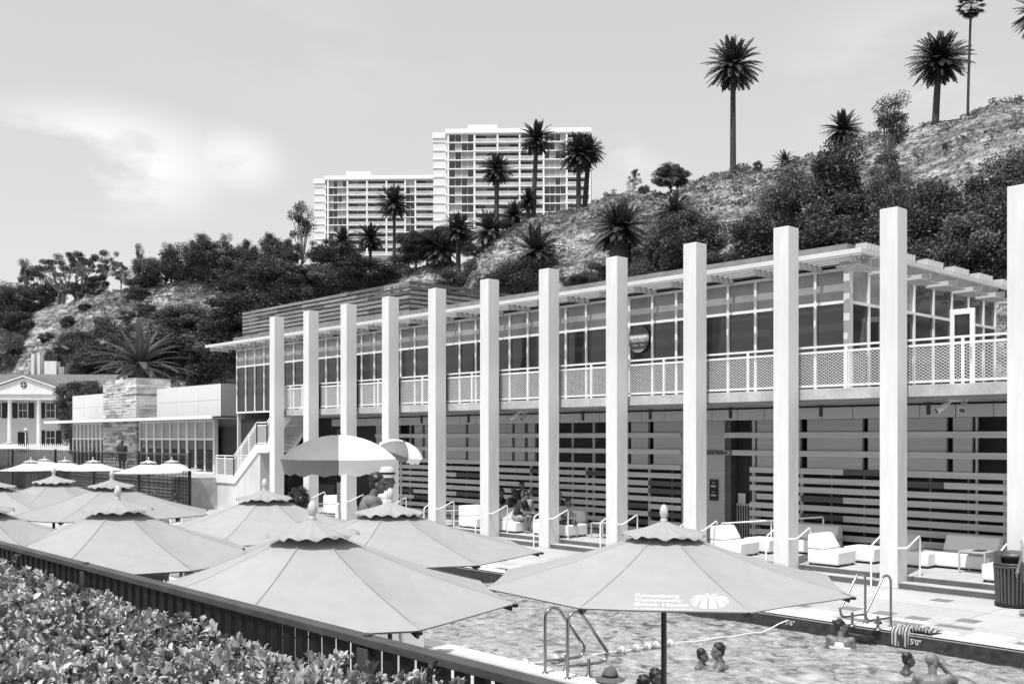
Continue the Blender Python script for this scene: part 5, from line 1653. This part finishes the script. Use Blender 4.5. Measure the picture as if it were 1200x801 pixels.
# lane rope
ra, rb_ = onz(940, 733, WZ+.02), onz(690, 768, WZ+.03)
ra.y = PY1-.04
lr = thing('lane_rope', 'white pool rope with floats crossing the water behind the umbrella pole', 'pool rope', (rb_.x, rb_.y, WZ))
mb = MB(lr.location)
e2 = onz(610, 779, WZ+.02)
ptsr = []
for i in range(25):
    q = i/24; p = ra.lerp(e2, q); p.z = WZ + .03 + (.16*(1-q/.12) if q < .12 else 0) + .012*math.sin(i*1.9); p.y += .10*math.sin(q*math.pi)
    ptsr.append(p)
mb.tube(ptsr, .012, 7); mb.build('rope', W['metalwhite'], lr, smooth=60)
W['float_grey'] = M('grey_float', .30, .4)
for i, px in enumerate((577, 650, 663, 727, 745, 757, 769, 785.5)):
    # nearest point of the rope at this image column
    best = min(((abs((600 + ((p.lerp(p2, f)-CAM).dot(RGT))/((p.lerp(p2, f)-CAM).dot(FWD))*FPX) - px), p.lerp(p2, f), (p2-p).normalized()) for p, p2 in zip(ptsr, ptsr[1:]) for f in (0, .25, .5, .75)), key=lambda v: v[0])
    c, d = best[1], best[2]; c = Vector((c.x, c.y, WZ+.045))
    mb = MB(lr.location); s = .085
    mb.tube([c-d*s, c-d*s*.75, c-d*s*.3], [.02, .055, .072], 14, 0); mb.tube([c-d*s*.3, c+d*s*.3], [.072, .072], 14, 0); mb.tube([c+d*s*.3, c+d*s*.75, c+d*s], [.072, .055, .02], 14, 1)
    mb.build('float', [W['metalwhite'], W['float_grey']], lr, smooth=50)
# striped towel hanging over the pool edge
def towel_mat():
    m = M('striped_towel', .6, .95, bump=.3, bscale=120)
    n = m.node_tree.nodes; l = m.node_tree.links
    a = n.new('ShaderNodeTexWave'); a.inputs['Scale'].default_value = 5.5; a.wave_profile = 'SIN'; a.inputs['Distortion'].default_value = .6
    tc_ = n.new('ShaderNodeTexCoord'); l.new(tc_.outputs['Object'], a.inputs['Vector'])
    r = n.new('ShaderNodeValToRGB'); e = r.color_ramp.elements; e[0].position = .42; e[0].color = (.07,.07,.07,1); e[1].position = .60; e[1].color = (.42,.42,.42,1)
    l.new(a.outputs['Fac'], r.inputs[0]); l.new(r.outputs[0], n['Principled BSDF'].inputs['Base Color'])
    return m
tp = onz(1082, 741, 0)
mb = MB(); nx_, ny2 = 36, 22; vs_ = []
for i in range(nx_+1):
    for j in range(ny2+1):
        u, v = i/nx_, j/ny2
        x = (u-.5)*.70; s = v*.75
        y = -s if False else (.42 - s)
        z = .02 + .10*abs(mnoise.noise(Vector((u*4, v*5, 1)))) + .03*mnoise.noise(Vector((u*9, v*9, 3)))
        if u < .5 and y < 0: z = y*.95; y = -.02 - .02*math.sin(u*20)
        elif y < .0: y = .0 + .05*mnoise.noise(Vector((u*6, v*3, 9))); z += .03
        vs_.append((x + .05*mnoise.noise(Vector((u*3, v*3, 5))), y, max(z, -.24)))
mb.add(vs_, [(i*(ny2+1)+j, (i+1)*(ny2+1)+j, (i+1)*(ny2+1)+j+1, i*(ny2+1)+j+1) for i in range(nx_) for j in range(ny2)])
tw = mb.build('towel', towel_mat(), None, smooth=60, loc=(tp.x-.1, PY1, .014))
s_ = tw.modifiers.new('t', 'SOLIDIFY'); s_.thickness = .012; s_.offset = 1
tag(tw, 'crumpled striped towel hanging over the far pool edge', 'towel')
# depth markings on the waterline tiles
def depth_mark(px, s):
    me = text_mesh(s, .125, .002, .002, 1.0, 'CENTER'); me.materials.append(W['panel'])
    o = bpy.data.objects.new('depth_marking', me); col.objects.link(o); p = ony(px, PY1-.033)
    o.location = (p.x, PY1-.034, -.165); o.rotation_euler = (R(90), 0, 0); return o
tag(depth_mark(926, "5'6\""), 'white depth figures on the pool tiles at the end of the rope', 'marking')
tag(depth_mark(1073, "5'0\""), 'white depth figures on the pool tiles below the towel', 'marking')
# white loungers and chairs by the bar fence, plants near the columns
def deck_chair(label, px, D, rz):
    p = pt(px, HOR, D); t = thing('deck_chair', label, 'chair', (p.x, p.y, 0), rz, 'chairs by the bar fence')
    mb = MB(); mb.box(-.28, .28, -.28, .28, .40, .46); mb.build('seat', W['sofa'], t, bevel=.01)
    mb = MB(); mb.prism([(-.30, -.30, .40), (-.30, -.26, .40), (-.30, -.36, .98), (-.30, -.40, .98)], (.6, 0, 0)); mb.build('backrest', W['sofa'] if 'white' in label else W['slatlight'], t, bevel=.01)
    for x in (-.26, .26):
        for y in (-.25, .25):
            mb = MB(); mb.box(x-.02, x+.02, y-.02, y+.02, 0, .399); mb.build('leg', W['darkmetal'], t)
deck_chair('white backed chair beside the stair wall', 231, 30, R(-50))
deck_chair('grey backed chair between the seated figure and the white chair', 213, 33, R(-40))
deck_chair('dark chair against the stair support wall with grey back', 240, 33, R(10))
mb = MB(); mb.tube([(0,0,0), (.0,0,.5)], .02, 6)
p = ony(350, -.4)
pl = thing('potted_plant', 'dark leafy potted plant between two columns near the stair', 'plant', (p.x, p.y, 0))
mb = MB(); mb.lathe([(.20, 0), (.26, .38), (.28, .40), (.24, .40)], n=20); mb.build('pot', W['concrete'], pl, smooth=40)
part('foliage', VAR['round'][0][0], pl, (0, 0, .2), (0, 0, 0), (.95, .95, 1.15)); part('stem', VAR['round'][0][1], pl, (0, 0, .2), (0, 0, 0), (.95, .95, 1.15))

# dark wicker chairs and tables in the shade under the canopies of the near deck
def wicker_chair(px, D, rz, label):
    p = pt(px, HOR, D); t = thing('wicker_chair', label, 'chair', (p.x, p.y, 0), rz, 'dark chairs under the canopies')
    mb = MB(); mb.box(-.29, .29, -.29, .29, .36, .44); mb.build('seat', W['wicker'], t, bevel=.02)
    mb = MB(); mb.prism([(-.30, -.30, .441), (-.23, -.30, .441), (-.30, -.30, .95), (-.36, -.30, .95)], (0, .6, 0)); mb.build('backrest', W['wicker'], t, bevel=.02)
    for y in (-1, 1):
        mb = MB(); mb.box(-.225, .28, y*.30-.03, y*.30+.03, .445, .64); mb.build('armrest', W['wicker'], t, bevel=.015)
        for x in (-.25, .25): mb = MB(); mb.box(x-.025, x+.025, y*.25-.025, y*.25+.025, 0, .359); mb.build('leg', W['wicker'], t)
W['wicker'] = M('dark_wicker', .03, .7, .4, 30, .3, 60)
for px, D, rz, lab in ((150, 16.2, 20, 'dark wicker chair glimpsed in the gap between two big grey canopies'), (163, 18.5, 200, 'dark wicker chair farther back in the gap between two big grey canopies'),
        (136, 18.0, 90, 'dark wicker chair under the rim of the wide wavy capped umbrella'), (176, 20.5, 140, 'dark wicker chair close to the pool end of the canopy gap'),
        (252, 14.6, 60, 'dark wicker chair under the umbrella before the column row'), (215, 23, 30, 'dark wicker chair on the open deck past the near umbrellas')):
    wicker_chair(px, D, R(rz), lab)
# ================================================================== people
SK = {}
def skin(g):
    if g not in SK: SK[g] = M('skin', g, .5, .08, 6)
    return SK[g]
CL = {}
def cloth(g):
    if g not in CL: CL[g] = M('cloth', g, .9, .1, 8, .15, 60)
    return CL[g]
W['hair'] = M('dark_hair', .012, .45, .4, 30)
W['hairmid'] = M('brown_hair', .03, .5, .4, 30)
W['eye'] = M('eye', .02, .1)
def remesh(o, vox, sm=4):
    r = o.modifiers.new('skin', 'REMESH'); r.mode = 'VOXEL'; r.voxel_size = vox; r.use_smooth_shade = True
    s = o.modifiers.new('soft', 'SMOOTH'); s.factor = .5; s.iterations = sm
def head_shape(mb, c, yaw, pitch=0, s=1.0):
    """skull, jaw, nose, brow and ears, looking along +x turned by yaw and pitched down"""
    Mx = Matrix.Translation(c) @ Matrix.Rotation(yaw, 4, 'Z') @ Matrix.Rotation(pitch, 4, 'Y')
    P = lambda x, y, z: Mx @ Vector((x*s, y*s, z*s))
    def blob(x, y, z, rx, ry, rz):
        t = MB(); t.ball((0,0,0), (rx*s, ry*s, rz*s), 14, 10)
        mb.add([Mx @ (Vector(v) + Vector((x*s, y*s, z*s))) for v in t.v], t.f)
    blob(-.012, 0, .035, .098, .077, .088)          # cranium
    blob(.015, 0, -.035, .075, .062, .085)          # face
    blob(.045, 0, -.085, .042, .042, .032)          # chin
    mb.cone(P(.088, 0, .005), P(.108, 0, -.030), .011*s, .016*s, 8)   # nose
    blob(.080, 0, .025, .018, .045, .012)           # brow
    blob(.082, 0, -.062, .014, .026, .010)          # mouth
    for sg in (-1, 1): blob(-.005, .078*sg, -.015, .022, .010, .032)
    return P, Mx
def person(label, loc, rz, J, skin_g=.2, clothes=(), hair=None, head=(0, 0), cat='person', group=None, vox=.011, hs=1.0, hat=None, hands='mitt'):
    """J: joint positions in local space, facing +x. one continuous body; hair and clothing are children"""
    V = Vector
    t = MB()
    segs = {}
    def seg(n_, a, b, ra, rb): segs[n_] = (V(J[a]), V(J[b]), ra, rb); t.cone(J[a], J[b], ra, rb, 14)
    cw = (V(J['shL'])-V(J['shR'])).length
    seg('torso', 'pelvis', 'chest', .135*hs, .135*hs)
    p_, c_ = V(J['pelvis']), V(J['chest'])
    sd = (V(J['shL'])-V(J['shR'])).normalized()
    for sg in (-1, 1):
        segs['flank%d' % sg] = (p_+sd*.075*sg*hs, c_+sd*.085*sg*hs, .105*hs, .115*hs); t.cone(p_+sd*.075*sg*hs, c_+sd*.085*sg*hs, .105*hs, .115*hs, 12)
    seg('yokeL', 'chest', 'shL', .10*hs, .068*hs); seg('yokeR', 'chest', 'shR', .10*hs, .068*hs)
    t.cone(V(J['chest'])+V((0,0,.08*hs)), J['head'], .060*hs, .052*hs, 12)
    for s in 'LR':
        seg('upper'+s, 'sh'+s, 'el'+s, .055*hs, .042*hs); seg('fore'+s, 'el'+s, 'wr'+s, .041*hs, .028*hs)
        w_, e_ = V(J['wr'+s]), V(J['el'+s]); d = (w_-e_).normalized()
        sx = d.cross(V((0,0,1))); sx = sx.normalized() if sx.length > .1 else V((0,1,0)); up = sx.cross(d)
        t.cone(w_, w_+d*.085*hs, .028*hs, .036*hs, 10)
        for k, ln in enumerate((.075, .088, .082, .066)):
            o_ = w_ + d*.09*hs + sx*(k-1.5)*.021*hs; m_ = o_ + d*ln*.55*hs - up*.008*hs; e2_ = m_ + d*ln*.45*hs - up*.02*hs
            t.cone(o_, m_, .0105*hs, .010*hs, 8); t.cone(m_, e2_, .010*hs, .0085*hs, 8)
        th_ = w_ + d*.035*hs; t.cone(th_ + sx*.02*hs*(1 if s == 'L' else -1), th_ + sx*.062*hs*(1 if s == 'L' else -1) + d*.05*hs, .013*hs, .010*hs, 8)
        if 'hip'+s in J:
            seg('thigh'+s, 'hip'+s, 'kn'+s, .088*hs, .058*hs); seg('shin'+s, 'kn'+s, 'an'+s, .056*hs, .036*hs)
            a_ = V(J['an'+s]); fd = V(J['toe'+s]) if 'toe'+s in J else a_ + V((.19*hs, 0, -.045*hs))
            t.cone(a_ + V((-.03*hs,0,-.035*hs)), fd, .040*hs, .030*hs, 12)
    P, Mx = head_shape(t, V(J['head'])+V((0.02*hs,0,.05*hs)), head[0], head[1], hs)
    b = t.build('person', skin(skin_g), None, smooth=180, recalc=False, loc=loc); b.rotation_euler = (0, 0, rz)
    remesh(b, vox)
    tag(b, label, cat, group)
    e = MB()
    for sg in (-1, 1): e.ball(P(.083, .032*sg, .008), .012*hs, 8, 6)
    e.build('eyes', W['eye'], b, smooth=180)
    for nm, g_, parts_, infl in clothes:
        k = MB()
        for pn, f0, f1 in parts_:
            for key in ((pn,) if pn in segs else (pn+'L', pn+'R')):
                if key not in segs: continue
                a_, c2, ra, rb = segs[key]
                k.cone(a_.lerp(c2, f0), a_.lerp(c2, f1), (ra+(rb-ra)*f0)+infl, (ra+(rb-ra)*f1)+infl, 14)
        o = k.build(nm, cloth(g_), b, smooth=180, recalc=False); remesh(o, vox, 3)
    if hair:
        k = MB()
        def hb_(x, y, z, rx, ry, rz_):
            tt = MB(); tt.ball((0,0,0), (rx*hs, ry*hs, rz_*hs), 16, 10); k.add([Mx @ (Vector(v) + Vector((x*hs, y*hs, z*hs))) for v in tt.v], tt.f)
        hb_(-.028, 0, .052, .098, .085, .088); hb_(-.045, 0, .0, .072, .078, .08)
        rrr = random.Random(len(label))
        for i in range(22):
            a1, a2 = rrr.uniform(0, 6.28), rrr.uniform(.1, 1.4)
            hb_(-.03+.088*math.cos(a1)*math.cos(a2), .078*math.sin(a1)*math.cos(a2), .055+.082*math.sin(a2), .022, .022, .018)
        if hair == 'long':
            k.cone(P(-.09, 0, .0), P(-.11, 0, -.26), .07*hs, .05*hs, 12)
        if hair == 'bun':
            hb_(-.12, 0, .09, .04, .045, .04)
        o = k.build('hair', W['hair'], b, smooth=180, recalc=False); remesh(o, .008, 2)
    if hat:
        g_, brim = hat
        hb2 = MB()
        prof = [(.0, .155), (.05, .158), (.075, .145), (.092, .10), (.098, .055), (.101, .045)]
        br = [(.10, .05), (.13, .04), (.165, .022), (.19, .012), (.192, .006), (.16, .014), (.12, .03), (.098, .035)] if brim else [(.104, .03), (.104, .0), (.098, .0)]
        hb2.lathe([(max(r, .002)*hs*1.05, z*hs) for r, z in prof + br], (0, 0, 0), 32, sx=1.08, sy=.95, cap=False)
        hb2.v = [tuple(Mx @ (Vector(v) + Vector((-.01, 0, .045*hs)))) for v in hb2.v]
        ho = hb2.build('hat', cloth(g_), b, smooth=60, recalc=False)
        bd = MB(); bd.lathe([(.104*hs*1.06, .048*hs), (.105*hs*1.06, .075*hs), (.100*hs*1.06, .078*hs)], (0,0,0), 32, sx=1.08, sy=.95, cap=False)
        bd.v = [tuple(Mx @ (Vector(v) + Vector((-.01, 0, .045*hs)))) for v in bd.v]
        bd.build('hat_band', W['blackmetal'], ho, smooth=60, recalc=False)
    return b
def sit(seat=.42, lean=.1, arms='lap', s=1.0, spread=.12):
    z = seat+.12
    J = dict(pelvis=(0, 0, z), chest=(lean*.75, 0, z+.40*s), head=(lean*1.25+.02, 0, z+.62*s))
    for sd, sg in (('L', 1), ('R', -1)):
        J['sh'+sd] = (lean*.85, .185*s*sg, z+.46*s)
        if arms == 'lap': J['el'+sd] = (lean+.10, .25*s*sg, z+.20*s); J['wr'+sd] = (lean+.33*s, .10*sg*s, z+.15*s)
        elif arms == 'head': 
            J['el'+sd] = (lean+.20, .26*sg*s, z+.40*s if sg > 0 else z+.2*s); J['wr'+sd] = (lean+.15, .10*sg, z+.62*s) if sg > 0 else (lean+.34, -.1, z+.16*s)
        J['hip'+sd] = (.03, .09*sg*s, z-.02); J['kn'+sd] = (.44*s, (spread+.02)*sg, z+.0); J['an'+sd] = (.40*s, spread*sg, max(.09, z-.43*s))
    return J
def stand(s=1.0, arms='down', lean=0):
    J = dict(pelvis=(0,0,.95*s), chest=(lean,0,1.30*s), head=(lean*1.4+.02,0,1.54*s))
    for sd, sg in (('L', 1), ('R', -1)):
        J['sh'+sd] = (lean, .19*s*sg, 1.38*s)
        if arms == 'down': J['el'+sd] = (lean, .26*s*sg, 1.10*s); J['wr'+sd] = (lean+.08, .27*s*sg, .86*s)
        elif arms == 'out': J['el'+sd] = (lean+.12, .34*s*sg, 1.24*s); J['wr'+sd] = (lean+.32, .46*s*sg, 1.25*s)
        elif arms == 'ear':
            J['el'+sd] = (lean+.22, .34*s*sg, 1.30*s) if sg < 0 else (lean+.1, .30*sg*s, 1.1*s); J['wr'+sd] = (lean+.10, .13*s*sg, 1.53*s) if sg < 0 else (lean+.25, .25*sg, 1.0*s)
        J['hip'+sd] = (0, .09*sg*s, .92*s); J['kn'+sd] = (.02, .10*sg*s, .5*s); J['an'+sd] = (-.02, .10*sg*s, .085*s)
    return J
SHIRT = [('torso', 0, 1), ('flank1', 0, 1), ('flank-1', 0, 1), ('yoke', 0, 1), ('upper', 0, .55)]
TOP = [('torso', .1, .9), ('flank1', .1, .85), ('flank-1', .1, .85)]
SHORTS = [('torso', 0, .12), ('flank1', 0, .15), ('flank-1', 0, .15), ('thigh', 0, .72)]
BRIEF = [('torso', 0, .1), ('flank1', 0, .12), ('flank-1', 0, .12), ('thigh', 0, .22)]
def yaw_to(px_dir):
    """heading in plan for an image direction: 0 = to the right of the picture, 90 = away from the viewer"""
    return math.atan2(RGT.y, RGT.x) + R(px_dir)
# lifeguard on a tall chair, behind the near umbrellas
lg = pt(428, HOR, 12.4)
seat = 2.66 - .12 - .62 - .42 + .42
lz = 3.3 - (567-HOR)/FPX*12.4 - (.42 + .12 + .62 + .05)
J = sit(.42, .10, 'lap')
person('dark haired lifeguard in a pale shirt sitting high above the grey umbrellas, seen in profile', (lg.x, lg.y, lz), yaw_to(8), J, .10, [('shirt', .15, SHIRT, .014), ('shorts', .06, SHORTS, .014)], 'short', head=(R(-14), R(6)), vox=.009)
ch = thing('lifeguard_chair', 'tall white frame lifeguard chair under the dark haired lifeguard', 'chair', (lg.x, lg.y, 0), yaw_to(8))
mb = MB(); mb.box(-.28, .38, -.3, .3, lz+.36, lz+.41); mb.build('seat', W['metalwhite'], ch, bevel=.01)
for sg in (-1, 1):
    mb = MB(); mb.tube([(.5, .42*sg, 0), (.36, .3*sg, lz+.40)], .025, 8); mb.tube([(-.55, .42*sg, 0), (-.30, .3*sg, lz+.40), (-.34, .28*sg, lz+.95)], .025, 8); mb.tube([(-.32, .3*sg, lz+.66), (.3, .32*sg, lz+.66), (.36, .31*sg, lz+.4)], .022, 8); mb.build('leg', W['metalwhite'], ch, smooth=50)
mb = MB(); 
for z in (lz+.93, lz+.80): mb.bar((-.345, -.28, z), (-.345, .28, z), .03, .07)
mb.build('backrest', W['metalwhite'], ch)
mb = MB()
for i in range(4): z = .3+i*.4; mb.bar((.5-.14*z/lz/1.3, -.38, z), (.5-.14*z/lz/1.3, .38, z), .05, .03) if z < lz+.3 else None
mb.bar((.36, -.3, lz*.15), (.36, .3, lz*.15), .03, .03)
mb.build('step', W['metalwhite'], ch)
w2 = pt(451, HOR, 14.2); z2 = 3.3 - (563-HOR)/FPX*14.2 - 1.59
person('person in a white cap standing half hidden behind the lifeguard', (w2.x, w2.y, z2), yaw_to(10), stand(1.0), .10, [('shirt', .7, SHIRT, .014), ('shorts', .1, SHORTS, .014)], 'short', hat=(.5, False), vox=.012)
gd = thing('guard_platform', 'low white platform under the person in the white cap', 'platform', (w2.x, w2.y, 0))
mb = MB(); mb.box(-.4, .4, -.4, .4, 0, max(z2, .05)); mb.build('deck_board', W['metalwhite'], gd, bevel=.01)
# seated group on the terrace
def tp_(px, y): return (ony(px, y).x, y, TZ)
person('man in a dark shirt sitting with bent head on the white lounge seat', tp_(605, .95), yaw_to(-30), sit(.38, .26, 'lap'), .16, [('shirt', .035, SHIRT, .016), ('shorts', .30, SHORTS, .02)], 'short', head=(0, R(38)), vox=.011)
person('person in dark clothes resting a hand on the head behind the white lounge back', tp_(593, 1.75), yaw_to(-10), sit(.38, .2, 'head'), .10, [('top', .03, SHIRT, .014), ('shorts', .05, SHORTS, .016)], 'bun', head=(0, R(12)), vox=.012)
person('person in dark clothes sitting nearest the column behind the white lounge back', tp_(583, 2.0), yaw_to(-20), sit(.38, .1, 'lap'), .09, [('top', .02, SHIRT, .014), ('shorts', .05, SHORTS, .016)], 'short', vox=.012)
person('person with tied up hair sitting behind the man with bent head', tp_(609, 2.3), yaw_to(-60), sit(.62, .1, 'lap'), .10, [('top', .04, SHIRT, .014), ('shorts', .05, SHORTS, .016)], 'bun', vox=.012)
person('person in shorts leaning toward the man with bent head', tp_(623, 1.75), yaw_to(-140), sit(.38, .25, 'lap'), .17, [('top', .30, SHIRT, .014), ('shorts', .2, SHORTS, .018)], 'short', head=(0, R(25)), vox=.012)
person('dark haired person sitting half behind the column beside a friend in a pale top', tp_(652.5, 1.5), yaw_to(-50), sit(.40, .05, 'lap', 1.04), .09, [('top', .03, SHIRT, .014), ('shorts', .05, SHORTS, .016)], 'long', head=(R(20), R(8)), vox=.012)
person('person in a pale top sitting on the long pale lounge seat', tp_(661, 1.2), yaw_to(-60), sit(.33, .15, 'lap', .92), .13, [('top', .42, SHIRT, .014), ('shorts', .05, SHORTS, .016)], 'short', head=(R(10), R(20)), vox=.012)
# swimmers
def swim(px, pyw, label, arms, sk, hair, turn, s=1.0, neck=1.28, hd=(0, 0), cl=(), hat=None, lean=0, wz=None, D=None):
    wz = WZ if wz is None else wz
    p = onz(px, pyw, wz) if D is None else pt(px, pyw, D)
    return person(label, (p.x, p.y, wz - neck*s), yaw_to(turn), stand(s, arms, lean), sk, cl, hair, head=hd, group=None, hs=s, vox=.010, hat=hat)
swim(821, 781, 'child with wet dark hair up to the neck in the pool, facing a man', 'down', .12, 'short', -25, .80, 1.37)
swim(844, 783, 'man with wet dark hair in the pool stretching an arm toward a child', 'out', .13, 'short', 165, 1.0, 1.33, hd=(R(30), 0), cl=[('shorts', .05, SHORTS, .014)])
swim(985, 759, 'woman with tied dark hair and pale top standing in the pool', 'down', .14, 'bun', 60, .95, 1.22, hd=(R(-70), 0), cl=[('swimsuit', .6, [('torso', 0, .92), ('flank1', 0, .8), ('flank-1', 0, .8)], .010), ('shorts', .05, BRIEF, .012)])
swim(1031, 748, 'child leaning back against the dark pool wall near the ladder', 'out', .12, 'long', 200, .82, 1.34, hd=(R(40), 0))
swim(1062, 788, 'child with short dark hair in the pool beside the bald man', 'down', .07, 'short', -20, .84, 1.36)
swim(1093, 806, 'bald man in the pool with a hand raised to his ear', 'ear', .17, None, 80, 1.06, 1.24, hd=(R(-60), R(5)), cl=[('shorts', .05, SHORTS, .014)])
swim(715, 812, 'man in a dark brimmed hat at the pool edge, seen from behind', 'down', .13, 'short', 85, 1.05, 1.35, hat=(.10, True), cl=[('shorts', .05, SHORTS, .014)], D=13.4)
swim(768, 806, 'person with wet dark hair in the pool beside the umbrella pole', 'down', .06, 'short', -60, 1.0, 1.31, hd=(R(10), R(-5)), D=13.6)
swim(755, 815, 'person with wet dark hair in the pool leaning toward another beside the pole', 'down', .06, 'short', 120, .96, 1.32, hd=(R(10), R(5)), D=13.3)
# figures near the bar fence
def far(px, D, label, J, rz, sk, cl, z=0):
    p = pt(px, HOR, D); return person(label, (p.x, p.y, z), rz, J, sk, cl, 'short', vox=.016)
far(181, 36, 'dark figure sitting against the bar fence below the pale umbrella', sit(.45, .05), yaw_to(-60), .06, [('shirt', .02, SHIRT, .016), ('shorts', .03, SHORTS, .016)])
far(206, 34.5, 'dark haired figure sitting behind the grey backed chair', sit(.42, .05), yaw_to(120), .08, [('shirt', .04, SHIRT, .016), ('shorts', .03, SHORTS, .016)])
far(143, 52, 'person in black standing on the raised terrace by the stone tower', stand(1.0), yaw_to(-90), .08, [('shirt', .03, SHIRT, .016), ('shorts', .06, SHORTS, .016)], 1.42)
p = onz(1203, 722, 0)
person('person standing beside the litter bin with one foot in view', (p.x+.09, p.y+.03, 0), yaw_to(190), stand(1.0), .16, [('shirt', .5, SHIRT, .016), ('shorts', .1, SHORTS, .018)], 'short')
